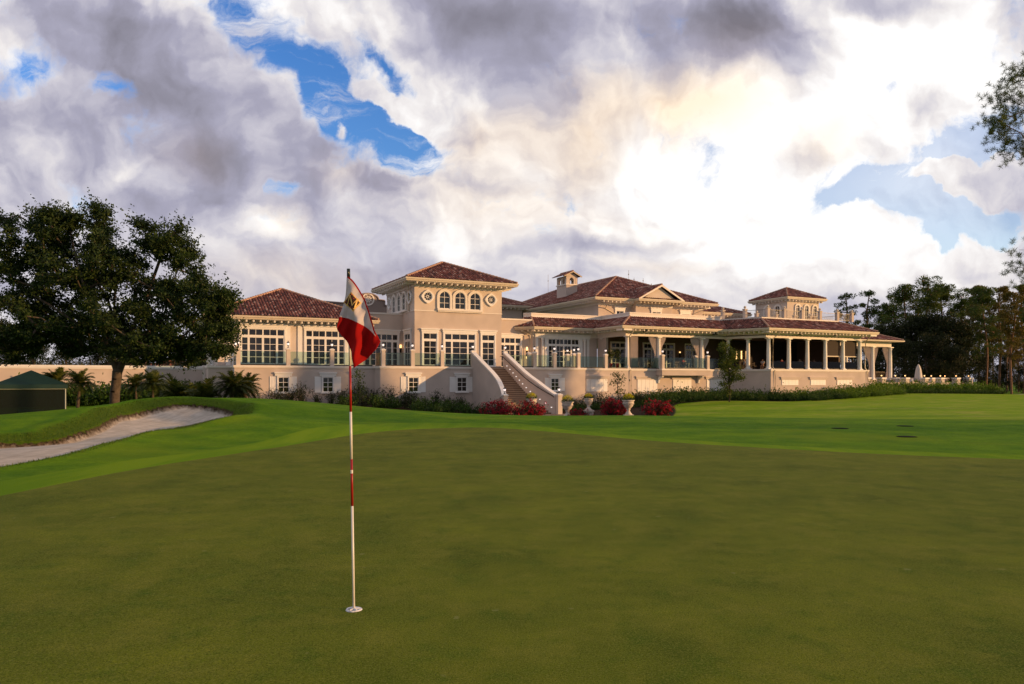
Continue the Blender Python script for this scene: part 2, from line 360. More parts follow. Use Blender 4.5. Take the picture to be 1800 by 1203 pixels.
FRINGE = catmull([at(*a)[:2] for a in ((-300,8.8),(0,11.2),(200,13.8),(330,15.6),(450,18.3),(560,22.2),(680,25.2),(770,26.2),(900,25.9),(1000,22.6),(1200,19),(1500,16.3),(1800,15.),(2400,13.2))]+[(16,3),(9,-8),(-7,-9),(-11,1)])
SAND = catmull([at(*a)[:2] for a in ((-220,16.4),(-120,17.2),(0,18.3),(75,18.9),(125,20.0),(175,22.0),(225,25.3),(300,28.2),(350,28.7),(395,28.2),(411,27.0),(400,25),(325,22),(250,19.5),(175,16.5),(100,14.4),(0,12.9),(-120,11.4),(-230,11))])
FAIR = np.array([at(*a)[:2] for a in ((1100,36),(1250,33),(1500,31.5),(2300,31),(2600,70),(1800,118),(1600,106),(1550,97.5),(1460,89.6),(1390,84.5),(1237,81.5),(1182,79),(1130,64))])
FAIR = catmull(FAIR, 6)
BED = np.array([at(*a)[:2] for a in ((440,50),(640,52),(830,50),(900,44),(985,46),(1060,50),(1182,60),(1186,80),(1237,82),(1390,85),(1460,90),(1550,98.5),(1570,108),(1400,112),(1000,100),(440,90),(380,60))])
BED = catmull(BED, 6)
PATH = np.array([at(*a)[:2] for a in ((1555,98.6),(1600,106.6),(1700,112),(1850,118),(1850,124),(1700,116),(1600,109),(1550,101))])
CLEAR = np.array([at(*a)[:2] for a in ((-200,34),(190,33),(330,34),(440,60),(-200,62))])

def height(X, Y):
    Q = np.stack([np.ravel(X), np.ravel(Y)], 1).astype(float)
    Qc = Q.copy(); r = np.hypot(*Qc.T); k = np.minimum(1, 200/np.maximum(r, 1e-6)); Qc *= k[:, None]
    z = tps_eval(fit, Qc)
    f = np.clip((r-140)/60, 0, 1); z = z*(1-f)-.8*f
    s = sdf(Q, SAND)
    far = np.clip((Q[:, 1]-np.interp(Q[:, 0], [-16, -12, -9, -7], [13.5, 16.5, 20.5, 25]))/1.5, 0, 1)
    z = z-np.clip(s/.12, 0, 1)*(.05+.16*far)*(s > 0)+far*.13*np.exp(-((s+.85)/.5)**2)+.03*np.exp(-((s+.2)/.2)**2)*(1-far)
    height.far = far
    return z, s
def H(x, y): return float(height(np.array([x]), np.array([y]))[0][0])

def turf_mat():
    m = bpy.data.materials.new('turf'); m.use_nodes = True
    nt = m.node_tree; N = nt.nodes; L = nt.links; P = N['Principled BSDF']; P.inputs['Roughness'].default_value = .85; P.inputs['Specular IOR Level'].default_value = .035
    geo = N.new('ShaderNodeNewGeometry'); pos = geo.outputs['Position']
    def M(op, a, b=0.0, c=0.0):
        n = N.new('ShaderNodeMath'); n.operation = op
        for x, s in zip((a, b, c), n.inputs):
            if isinstance(x, (int, float)): s.default_value = x
            else: L.new(x, s)
        return n.outputs[0]
    def noise(sc, det=5, rough=.6, vec=None):
        n = N.new('ShaderNodeTexNoise'); n.inputs['Scale'].default_value = sc; n.inputs['Detail'].default_value = det; n.inputs['Roughness'].default_value = rough
        L.new(vec or pos, n.inputs['Vector']); return n.outputs['Fac']
    def MR(v, a, b, c=0., d=1.):
        n = N.new('ShaderNodeMapRange'); L.new(v, n.inputs[0])
        for i, x in enumerate((a, b, c, d)): n.inputs[i+1].default_value = x
        return n.outputs[0]
    def MIX(f, a, b):
        n = N.new('ShaderNodeMix'); n.data_type = 'RGBA'
        if isinstance(f, float): n.inputs[0].default_value = f
        else: L.new(f, n.inputs[0])
        for x, s in ((a, n.inputs[6]), (b, n.inputs[7])):
            if isinstance(x, tuple): s.default_value = (*x, 1)
            else: L.new(x, s)
        return n.outputs[2]
    def attr(nm):
        a = N.new('ShaderNodeAttribute'); a.attribute_name = nm; return a.outputs['Fac']
    big = noise(.16, 4); mid = noise(.9, 5); fine = noise(22, 6, .7); vf = noise(140, 4, .75); blade = noise(420, 3, .8)
    mp = N.new('ShaderNodeMapping'); L.new(pos, mp.inputs[0]); mp.inputs['Rotation'].default_value = (0, 0, R(20)); mp.inputs['Scale'].default_value = (1, .16, 1)
    streak = noise(1.6, 5, .6, mp.outputs[0])
    wob = M('MULTIPLY', M('SUBTRACT', noise(5, 4), .5), .16)
    # putting surface: close-mown olive turf with paler dry specks
    g = MIX(MR(M('ADD', M('MULTIPLY', big, .35), M('MULTIPLY', mid, .65)), .40, .60), (.056, .086, .0035), (.170, .192, .0110))
    g = MIX(M('MULTIPLY', MR(streak, .42, .62), .6), g, (.130, .156, .009))
    g = MIX(M('MULTIPLY', MR(noise(3.3, 6, .65), .50, .66), .6), g, (.040, .098, .003))
    g = MIX(M('MULTIPLY', MR(noise(1.9, 6, .7), .50, .62), .6), g, (.190, .190, .022))
    g = MIX(M('MULTIPLY', MR(fine, .45, .65), .6), g, (.115, .135, .016))
    g = MIX(M('MULTIPLY', MR(vf, .53, .42), .85), g, (.026, .042, .003))
    g = MIX(M('MULTIPLY', MR(noise(75, 5, .8), .50, .62), .75), g, (.190, .198, .036))
    g = MIX(M('MULTIPLY', MR(blade, .55, .75), .45), g, (.20, .19, .04))
    g = MIX(M('MULTIPLY', MR(noise(6.5, 2, .5), .72, .76), .28), g, (.26, .26, .11))
    # fringe and rough: richer green
    ro = MIX(MR(mid, .35, .65), (.064, .160, .004), (.125, .235, .005))
    ro = MIX(M('MULTIPLY', MR(noise(9, 6, .7), .45, .7), .55), ro, (.030, .085, .003))
    ro = MIX(M('MULTIPLY', MR(big, .52, .64), .5), ro, (.15, .21, .008))
    ro = MIX(M('MULTIPLY', MR(fine, .5, .72), .4), ro, (.13, .21, .012))
    fr = MIX(MR(streak, .4, .6), (.115, .220, .005), (.160, .260, .007))
    fa = MIX(MR(mid, .35, .65), (.150, .250, .008), (.215, .305, .012))
    fa = MIX(M('MULTIPLY', MR(noise(.33, 5, .65), .5, .68), .8), fa, (.30, .31, .05))
    mu = MIX(MR(fine, .35, .65), (.018, .011, .008), (.05, .03, .02))
    sa = MIX(MR(noise(2.2, 6, .65), .35, .65), (.42, .375, .32), (.60, .54, .47))
    sa = MIX(M('MULTIPLY', MR(vf, .5, .7), .35), sa, (.33, .28, .23))
    mr_ = N.new('ShaderNodeMapping'); L.new(pos, mr_.inputs[0]); mr_.inputs['Rotation'].default_value = (0, 0, R(-50)); mr_.inputs['Scale'].default_value = (9, .5, 1)
    sa = MIX(M('MULTIPLY', MR(noise(1.3, 4, .6, mr_.outputs[0]), .46, .6), .45), sa, (.34, .29, .24))
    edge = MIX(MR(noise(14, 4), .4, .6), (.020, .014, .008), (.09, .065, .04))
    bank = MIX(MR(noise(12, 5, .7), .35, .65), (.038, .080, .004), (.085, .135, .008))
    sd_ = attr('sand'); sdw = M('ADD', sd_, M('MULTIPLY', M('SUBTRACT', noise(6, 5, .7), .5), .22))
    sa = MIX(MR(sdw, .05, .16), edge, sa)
    col = MIX(MR(M('ADD', attr('fair'), wob), -.3, .3), ro, fa)
    col = MIX(MR(M('ADD', attr('fringe'), wob), -.05, .05), col, fr)
    col = MIX(MR(M('ADD', attr('green'), M('MULTIPLY', wob, .5)), -.03, .05), col, g)
    col = MIX(MR(M('ADD', attr('bed'), M('MULTIPLY', wob, 2.)), -.1, .1), col, mu)
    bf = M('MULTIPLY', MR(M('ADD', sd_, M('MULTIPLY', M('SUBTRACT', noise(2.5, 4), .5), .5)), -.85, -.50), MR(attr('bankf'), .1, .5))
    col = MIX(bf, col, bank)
    col = MIX(MR(attr('path'), -.05, .05), col, (.46, .37, .31))
    col = MIX(MR(sdw, -.0, .03), col, sa)
    L.new(col, P.inputs['Base Color'])
    bm = N.new('ShaderNodeBump'); bm.inputs['Distance'].default_value = .03
    L.new(MR(attr('green'), -.05, .05, .9, .28), bm.inputs['Strength'])
    hh = M('ADD', M('MULTIPLY', noise(30, 6, .75), .8), M('MULTIPLY', vf, .5)); hh = M('ADD', hh, M('MULTIPLY', mid, .9))
    L.new(hh, bm.inputs['Height']); L.new(bm.outputs[0], P.inputs['Normal'])
    return m
W['turf'] = turf_mat()

def build_ground():
    rows = np.concatenate([np.geomspace(.02, 7, 60)[:-1], np.geomspace(7, 34, 430)[:-1], np.geomspace(34, 130, 110)[:-1], np.geomspace(130, 3000, 30)])
    an = np.concatenate([np.linspace(-180, -46, 30)[:-1], np.linspace(-46, -15, 330)[:-1], np.linspace(-15, 46, 380)[:-1], np.linspace(46, 180, 30)[:-1]])
    A, Rr = np.meshgrid(np.radians(an), rows); X = np.sin(A)*Rr; Y = np.cos(A)*Rr
    Z, s = height(X, Y); nr, nc = X.shape
    V = np.stack([X.ravel(), Y.ravel(), Z], 1)
    i = np.arange(nr-1)[:, None]*nc; j = np.arange(nc)[None]; j2 = (j+1) % nc
    F = np.stack([i+j, i+nc+j, i+nc+j2, i+j2], -1).reshape(-1, 4)[:, ::-1]
    Q = V[:, :2]
    at_ = dict(sand=s, green=np.clip(sdf(Q, GREEN), -3, 3), fringe=np.clip(sdf(Q, FRINGE), -3, 3), fair=np.clip(sdf(Q, FAIR), -3, 3), bed=np.clip(sdf(Q, BED), -3, 3), path=np.clip(sdf(Q, PATH), -3, 3))
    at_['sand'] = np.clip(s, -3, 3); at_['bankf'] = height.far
    cen = {k: a[F].mean(1) for k, a in at_.items()}
    zone = np.zeros(len(F), int); zone[cen['fair'] > 0] = 3; zone[cen['green'] > 0] = 1; zone[cen['bed'] > 0] = 4; zone[cen['sand'] > 0] = 2
    for z, nm in ((0, 'ground'), (1, 'putting_green'), (2, 'sand_bunker'), (3, 'fairway_lawn'), (4, 'planting_bed')):
        f = F[zone == z]; idx, inv = np.unique(f, return_inverse=True); f = inv.reshape(-1, 4)
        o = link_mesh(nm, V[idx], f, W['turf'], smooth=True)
        for k, a in at_.items():
            t = o.data.attributes.new(k, 'FLOAT', 'POINT'); t.data.foreach_set('value', a[idx].astype(np.float32))
        tag(o, kind='structure')
build_ground()
def bank_grass():
    # long unmown grass hanging over the bunker edge
    n = 110000; pts = []; lim = SAND
    A = lim; B = np.roll(lim, -1, 0); i = rng.randint(0, len(A), n); t = rng.uniform(0, 1, n)[:, None]; p = A[i]*(1-t)+B[i]*t
    nr = (B[i]-A[i])[:, ::-1]*np.array([1, -1]); nr /= np.linalg.norm(nr, axis=1)[:, None]+1e-9; p = p+nr*rng.uniform(-.7, .7, n)[:, None]
    L = np.linalg.norm(B-A, axis=1)[i]; p = p[rng.uniform(0, L.max(), n) < L]
    z, s = height(p[:, 0], p[:, 1]); f = height.far; k = (s < -.01) & (s > -.7) & ((f > .4) | (s > -.25)); p, z = p[k], z[k]; m = len(p)
    h = rng.uniform(.02, .055, m); w = rng.uniform(.005, .010, m); a = rng.uniform(0, math.pi, m); lean = rng.normal(size=(m, 2))*.02
    b0 = np.stack([p[:, 0]-np.cos(a)*w, p[:, 1]-np.sin(a)*w, z-.01], 1); b1 = np.stack([p[:, 0]+np.cos(a)*w, p[:, 1]+np.sin(a)*w, z-.01], 1)
    tp = np.stack([p[:, 0]+lean[:, 0], p[:, 1]+lean[:, 1], z+h], 1); V = np.stack([b0, b1, tp, tp*.6+b0*.4], 1).reshape(-1, 3)
    o = link_mesh('bank_grass', V, np.arange(4*m).reshape(m, 4), leafmat('bank_grass', [(.028, .060, .004), (.06, .11, .006), (.12, .17, .014)], .2, .2), rnd=rng.uniform(0, 1, m)); tag(o, 'longer unmown grass hanging over the edge of the sand bunker', 'grass', kind='stuff')
bank_grass()
# ------------------------------------------------------------ flagstick, flag and cup
def flagstick():
    FY = 4.84
    b = Vector(at(622, FY, 0)); t = Vector(at(612.5, FY+.02, zat(472, FY)))
    zb = H(b.x, b.y); b.z = zb
    root = empty('flagstick', b, 'red and white striped flagstick in the hole, carrying a red and white crest flag', 'flagstick')
    def P(py): return b+(t-b)*((1073-py)/(1073-472))-b
    red = mat('red_lacquer', (.34, .012, .012), .35, .08, 20); wh = mat('white_lacquer', (.74, .72, .66), .35, .06, 20)
    gr = mat('dark_green_cap', (.012, .02, .016), .4, .1, 20)
    for py0, py1, m, r in ((1085, 890.5, wh, .0083), (890.5, 808, red, .0082), (808, 724.7, wh, .0081), (724.7, 644, red, .008), (644, 560, wh, .0078), (560, 488, red, .0088), (489, 472, gr, .0112)):
        MB().tube([P(py0), P(py1)], r, 12).build('pole_section', m, root, True)
    MB().tube([P(479)+Vector((.004, -.010, 0)), P(479)+Vector((.004, -.0135, 0))], .004, 8).build('cap_screw', mat('brass', (.8, .6, .25), .3, .05, 5, metal=.8), root)
    MB().tube([P(833)+Vector((0, 0, 0)), P(827)], .0086, 10).build('band', wh, root)
    # flag: cloth as a grid between two hems, hanging from the top of the pole
    fm = bpy.data.materials.new('flag_cloth'); fm.use_nodes = True; N = fm.node_tree.nodes; L = fm.node_tree.links; Pn = N['Principled BSDF']; Pn.inputs['Roughness'].default_value = .8
    Pn.inputs['Specular IOR Level'].default_value = .1
    at1 = N.new('ShaderNodeAttribute'); at1.attribute_name = 'cloth'; sp = N.new('ShaderNodeSeparateXYZ'); L.new(at1.outputs['Vector'], sp.inputs[0])
    def lt(s, v):
        n = N.new('ShaderNodeMath'); n.operation = 'GREATER_THAN'; L.new(s, n.inputs[0]); n.inputs[1].default_value = v; return n.outputs[0]
    mx = N.new('ShaderNodeMath'); mx.operation = 'MAXIMUM'; L.new(lt(sp.outputs[0], 0.0), mx.inputs[0]); L.new(lt(sp.outputs[1], 0.0), mx.inputs[1])
    mc = N.new('ShaderNodeMix'); mc.data_type = 'RGBA'; L.new(mx.outputs[0], mc.inputs[0]); mc.inputs[6].default_value = (.70, .66, .70, 1); mc.inputs[7].default_value = (.43, .010, .010, 1)
    tcn = N.new('ShaderNodeTexCoord'); nn = N.new('ShaderNodeTexNoise'); nn.inputs['Scale'].default_value = 9; nn.inputs['Detail'].default_value = 8; L.new(tcn.outputs['Object'], nn.inputs[0])
    mr = N.new('ShaderNodeMapRange'); L.new(nn.outputs[0], mr.inputs[0]); mr.inputs[3].default_value = .82; mr.inputs[4].default_value = 1.12
    vs = N.new('ShaderNodeVectorMath'); vs.operation = 'SCALE'; L.new(mc.outputs[2], vs.inputs[0]); L.new(mr.outputs[0], vs.inputs['Scale']); L.new(vs.outputs[0], Pn.inputs['Base Color'])
    tr = N.new('ShaderNodeBsdfTranslucent'); L.new(vs.outputs[0], tr.inputs[0]); ms = N.new('ShaderNodeMixShader'); ms.inputs[0].default_value = .3
    L.new(Pn.outputs[0], ms.inputs[1]); L.new(tr.outputs[0], ms.inputs[2]); L.new(ms.outputs[0], N['Material Output'].inputs[0])
    def curve(pts, n):
        c = catmull(pts, 12, False); c = np.vstack([c, pts[-1]]); d = np.concatenate([[0], np.cumsum(np.hypot(*np.diff(c, axis=0).T))]); d /= d[-1]
        t = np.linspace(0, 1, n); return np.stack([np.interp(t, d, c[:, 0]), np.interp(t, d, c[:, 1])], 1)
    n = 90
    right = curve([(615.5, 488.5), (624, 496), (634, 511), (644, 530), (652, 552), (658, 571), (664, 587), (671.5, 601)], n)   # red hem
    lefte = curve([(612.5, 489), (611.5, 505), (609.5, 520), (604, 543), (598.5, 562), (595.5, 580), (603, 591), (612, 602), (619, 617), (623, 632), (626, 648)], n)
    bot = curve([(626, 648), (638, 638), (655, 624), (665, 614), (671.5, 601)], n)
    # coons patch with a degenerate top
    G = np.zeros((n, n, 2)); tt = np.linspace(0, 1, n)
    for i, t in enumerate(tt):
        for j, s in enumerate(tt):
            A = lefte[i]*(1-s)+right[i]*s; B0 = lefte[0]*(1-s)+right[0]*s; B1 = lefte[-1]*(1-s)+right[-1]*s
            G[i, j] = A+t*(bot[j]-B1)
    def depth(px, py):     # folds of the hanging cloth, metres towards the viewer
        cx = np.interp(py, [488, 540, 567, 600, 648], [617, 625, 631, 629, 626.5])
        d = (px-cx); w = np.interp(py, [488, 530, 600, 650], [.2, 1, 1.5, 1.5])
        z = -.034*w*np.exp(-(d/7.5)**2)+.026*w*np.exp(-((d-17)/8)**2)+.022*w*np.exp(-((d+14)/8)**2)
        z = z-.02*w*np.exp(-((d-33)/8)**2)
        return FY-.045+z*.62+.004*np.sin((px*.35+py*.16))*w
    px = G[..., 0].ravel(); py = G[..., 1].ravel(); Yd = depth(px, py)
    # keep the perspective size of the cloth while the folds move in depth
    V = np.stack([(px-900)/1300*FY, Yd, EYE+(670-py)/1300*FY], 1)-np.array(b)
    i = np.arange(n-1)[:, None]*n; j = np.arange(n-1)[None]; F = np.stack([i+j, i+j+1, i+n+j+1, i+n+j], -1).reshape(-1, 4)
    o = link_mesh('flag', V, F, fm, root, True)
    # boundary line of the red half: from (599,558) to (631,568) to (668,596)
    yb = np.interp(px, [594, 599, 615, 631, 645, 658, 668, 674], [556, 558, 561, 568, 576, 586.5, 597, 604])
    hem = np.array([np.min(np.hypot(right[:, 0]-a, right[:, 1]-c)) for a, c in zip(px, py)])
    at2 = o.data.attributes.new('cloth', 'FLOAT_VECTOR', 'POINT'); at2.data.foreach_set('vector', np.stack([py-yb, 2.6-hem, px*0], 1).astype(np.float32).ravel())
    so = o.modifiers.new('thickness', 'SOLIDIFY'); so.thickness = .0012
    # crest
    def pts(l, off): return [((a-900)/1300*FY-b.x, float(depth(a, c))-off-b.y, EYE+(670-c)/1300*FY-b.z) for a, c in l]
    gold = mat('gold_thread', (.75, .47, .14), .6, .25, 60, .4, 90); dk = mat('dark_thread', (.045, .012, .006), .7, .5, 60)
    rd = mat('crimson_thread', (.45, .03, .06), .7, .2, 60)
    Dm = [(621, 515.5), (637.5, 534), (625, 550), (605.5, 532.5)]
    def grid_quad(q, k, off, m, nm, par):
        vs = []; q = [np.array(x, float) for x in q]
        for a in range(k+1):
            for c in range(k+1):
                s, t = c/k, a/k; p = q[0]*(1-s)*(1-t)+q[1]*s*(1-t)+q[2]*s*t+q[3]*(1-s)*t; vs.append(tuple(p))
        return MB().add(pts(vs, off), [(a*(k+1)+c, a*(k+1)+c+1, (a+1)*(k+1)+c+1, (a+1)*(k+1)+c) for a in range(k) for c in range(k)]).build(nm, m, par, True)
    em = grid_quad(Dm, 10, .006, gold, 'emblem', o)
    cx, cy = 621.8, 533
    inn = [(cx+(x-cx)*.86, cy+(y-cy)*.86) for x, y in Dm]
    grid_quad(inn, 10, .009, dk, 'emblem_field', o)
    mb = MB()
    def stroke(x0, y0, x1, y1, w):
        dx, dy = x1-x0, y1-y0; l = math.hypot(dx, dy); nx, ny = -dy/l*w/2, dx/l*w/2
        k = 5; vs = []
        for a in range(k+1):
            t = a/k; vs += [(x0+dx*t+nx, y0+dy*t+ny), (x0+dx*t-nx, y0+dy*t-ny)]
        mb.add(pts(vs, .014), [(2*a, 2*a+1, 2*a+3, 2*a+2) for a in range(k)])
    stroke(619.5, 521.5, 613.5, 538.5, 1.7); stroke(619.5, 521.5, 623.5, 539.5, 2.2); stroke(623.5, 539.5, 632, 527.5, 1.3); stroke(632.3, 527.5, 628, 545, 2.2)
    stroke(611, 538, 616, 539.5, 1.2); stroke(625.5, 545.5, 630.5, 543.5, 1.2); stroke(617, 521, 621, 522.3, 1.2); stroke(630.5, 527, 634.5, 528, 1.2)
    mb.build('emblem_letter', gold, o)
    for a, c in ((611, 532), (616.5, 528.5), (618, 536), (626, 527), (620, 541), (624.5, 544.5), (629.5, 534), (622.5, 520.5)):
        MB().add(pts([(a-1, c), (a, c-1), (a+1, c), (a, c+1)], .012), [(0, 1, 2, 3)]).build('emblem_dot', rd, o)
    # cup
    cup = empty('golf_cup', (b.x, b.y, zb), 'white rimmed golf hole in the green at the foot of the flagstick', 'golf hole')
    wc = mat('cup_white', (.62, .62, .64), .8, .3, 40, .3, 60, spec=.1)
    mb = MB(); k = 36
    for (r0, z0, r1, z1) in ((.036, -.008, .0365, .006), (.0365, .006, .050, .007), (.050, .007, .054, .001)):
        vs = []; 
        for j in range(k):
            an = 2*math.pi*j/k; wv = 1+.03*math.sin(3*an+1)
            vs += [(math.cos(an)*r0*wv, math.sin(an)*r0*wv, z0), (math.cos(an)*r1*wv, math.sin(an)*r1*wv, z1)]
        mb.add(vs, [(2*j, 2*((j+1) % k), 2*((j+1) % k)+1, 2*j+1) for j in range(k)])
    mb.build('rim', wc, cup, True)
    MB().lathe((0, 0, 0), [(.0364, .004), (.012, .006)], 24).build('cup_floor', mat('cup_inner', (.20, .21, .22), .6, .5, 60), cup)
    mb = MB()
    for j in range(5):
        an = j*2*math.pi/5+.4; mb.tube([(0, 0, .007), (math.cos(an)*.040, math.sin(an)*.040, .006)], [.009, .005], 6)
    mb.build('spoke', wc, cup)
flagstick()
# ------------------------------------------------------------ clubhouse (u along the front, v into the depth)
ZL = 2.93; ZF = 2.96           # top of the terrace ledge, terrace floor
U0, V0, Z0 = 45.0, 73.0, -1.0
club = empty('clubhouse', (*w2(U0, V0), Z0), 'large cream stucco clubhouse with red tiled roofs, two towers and a columned porch', 'clubhouse', rz=math.atan(.5))
club['_off'] = (U0, V0, Z0)
class Fr:                       # a wall plane: origin, direction along it, outward normal
    def __init__(s, o, a, n): s.o, s.a, s.n = o, a, n
    def p(s, a, z, d=0.0): return (s.o[0]+s.a[0]*a+s.n[0]*d, s.o[1]+s.a[1]*a+s.n[1]*d, z)
def front(V): return Fr((0, V), (1, 0), (0, -1))
def side(U): return Fr((U, 0), (0, -1), (-1, 0))    # faces -u; along = -v
def seg(p, q):
    d = Vector((q[0]-p[0], q[1]-p[1])).normalized(); return Fr(p, (d.x, d.y), (d.y, -d.x))
def fbox(mb, fr, a0, a1, z0, z1, d0, d1):
    vs = [fr.p(a, z, d) for d in (d0, d1) for a, z in ((a0, z0), (a1, z0), (a1, z1), (a0, z1))]
    return mb.add(vs, [(0, 3, 2, 1), (4, 5, 6, 7), (0, 1, 5, 4), (1, 2, 6, 5), (2, 3, 7, 6), (3, 0, 4, 7)])
def offset(pts, d):             # travelling along pts, d > 0 is to the right (outward)
    out = []; n = len(pts)
    for i, p in enumerate(pts):
        p = Vector(p); ns = []
        for a, b in ((i-1, i), (i, i+1)):
            if a >= 0 and b < n:
                t = (Vector(pts[b])-Vector(pts[a])).normalized(); ns.append(Vector((t.y, -t.x)))
        m = sum(ns, Vector((0, 0))).normalized(); out.append(tuple(p+m*(d/max(.3, m.dot(ns[0])))))
    return out
def strip(mb, pts, d0, d1, z0, z1, closed=False):
    if closed: pts = [pts[-1]]+list(pts)+[pts[0]]
    A = offset(pts, d0); B = offset(pts, d1)
    if closed: A, B = A[1:-1], B[1:-1]
    n = len(A); vs = []
    for a, b in zip(A, B): vs += [(*a, z0), (*b, z0), (*b, z1), (*a, z1)]
    fs = []
    for i in range(n if closed else n-1):
        j = (i+1) % n
        for k in range(4): fs.append((4*i+k, 4*j+k, 4*j+(k+1) % 4, 4*i+(k+1) % 4))
    if not closed: fs += [(0, 3, 2, 1), (4*n-4, 4*n-3, 4*n-2, 4*n-1)]
    return mb.add(vs, fs)
B_ = lambda nm, mb, m, par=club, sm=False: mb.build(nm, W[m], par, sm)

# --- roofs
def tile_face(P, tiles, pan):
    P = [Vector(p) for p in P]; s = (P[1]-P[0]).normalized(); n = s.cross(P[-1]-P[0]).normalized(); t = n.cross(s)
    poly = [((p-P[0]).dot(s), (p-P[0]).dot(t)) for p in P]
    pan.add([p+n*.0 for p in P], [tuple(range(len(P)))])
    ss = [q[0] for q in poly]; ts = [q[1] for q in poly]; pitch = .30; crs = .42
    def inside(x, y):
        c = False
        for (x0, y0), (x1, y1) in zip(poly, poly[1:]+poly[:1]):
            if (y0 > y) != (y1 > y) and x < x0+(y-y0)*(x1-x0)/(y1-y0): c = not c
        return c
    x = min(ss)+pitch/2
    while x < max(ss):
        y = -.06
        while y < max(ts):
            if inside(x, max(y+.2, .05)):
                j = random.uniform(-.012, .012); tiles.append((P[0]+s*(x+j)+t*y, s, t, n)); 
            y += crs
        x += pitch
def hip_roof(name, u0, u1, v0, v1, z, rise, faces='FLRB', eave=.32, ridge_uv=None, wall_in=1.2, brackets=True, metalback=True):
    w, d = u1-u0, v1-v0; h = min(w, d)/2
    if w > d: r0, r1 = (u0+h, v0+h), (u1-h, v0+h)
    else: r0, r1 = (u0+h, v0+h), (u0+h, v1-h)
    zt = z+rise; a, b, c, e = (u0, v0, z), (u1, v0, z), (u1, v1, z), (u0, v1, z); R0, R1 = (*r0, zt), (*r1, zt)
    if w > d: fc = dict(F=[a, b, R1, R0], R=[b, c, R1], B=[c, e, R0, R1], L=[e, a, R0])
    else: fc = dict(F=[a, b, R0], R=[b, c, R1, R0], B=[c, e, R1], L=[e, a, R0, R1])
    return roof_from(name, [(fc[k], k in faces) for k in 'FLRB'], [a, b, c, e], [(a, R0), (b, R1 if w > d else R0), (c, R1), (e, R0 if w > d else R1), (R0, R1)], wall_in)
def tiles_mesh(tiles, name, par):
    k = 5; T = np.zeros((len(tiles), 2*k, 3)); ph = np.linspace(0, math.pi, k)
    for i, (o, s, t, n) in enumerate(tiles):
        o = np.array(o); s = np.array(s); t = np.array(t); n = np.array(n)
        w0, w1 = .115, .095
        for j, p in enumerate(ph):
            T[i, j] = o+s*(math.cos(p)*w0)+n*(math.sin(p)*.085+.035); T[i, k+j] = o+t*.46+s*(math.cos(p)*w1)+n*(math.sin(p)*.07+.01)
    F = []
    for j in range(k-1): F.append([j, j+1, k+j+1, k+j])
    F.append([0, 1, k-2, k-1])
    F = np.array(F); A = (np.arange(len(tiles))*2*k)[:, None, None]+F[None]
    rn = np.repeat(rng.beta(1.05, 1.25, len(tiles)), len(F))
    return link_mesh(name, T.reshape(-1, 3), A.reshape(-1, 4)[:, ::-1].copy(), W['tile'], par, rnd=rn)
def roof_from(name, faces, per, ridges, wall_in=1.2, gutter=True):
    tiles = []; pan = MB()
    for P, tl in faces:
        if tl: tile_face(P, tiles, pan)
        else: pan.add(P, [tuple(range(len(P)))])
    root = B_(name, pan, 'pan')
    if tiles: tiles_mesh(tiles, 'roof_tiles', root)
    for p, q in ridges:
        p, q = Vector(p), Vector(q)
        if (q-p).length > .1: 
            n = max(2, int((q-p).length/.4)); mb = MB()
            for i in range(n):
                a = p+(q-p)*(i/n); b = p+(q-p)*((i+1.08)/n); mb.tube([a+Vector((0, 0, .07)), b+Vector((0, 0, .05))], [.15, .12], 7)
            mb.build('ridge_cap', W['ridge'], root)
    if per and gutter:
        pts = [p[:2] for p in per]; z = per[0][2]
        mb = MB(); strip(mb, pts, -.02, .13, z-.20, z-.03, True); strip(mb, pts, -.0, .05, z-.34, z-.20, True); mb.build('gutter', W['beige'], root)
        mb = MB(); strip(mb, pts, -wall_in, -.002, z-.37, z-.33, True)
        cl = pts+[pts[0]]
        for p, q in zip(cl, cl[1:]):
            f = seg(p, q); L = math.hypot(q[0]-p[0], q[1]-p[1]); n = int((L-2*wall_in)/.62)
            for i in range(n+1): a = wall_in+(L-2*wall_in)*i/max(1, n); fbox(mb, f, a-.07, a+.07, z-.60, z-.372, -wall_in+.005, -.16)
        mb.build('soffit', W['trim'], root)
    return root
def wallbox(u0, u1, v0, v1, z0, z1, m='stucco', nm='wall'): return B_(nm, MB().box((u0, v0, z0), (u1, v1, z1)), m)

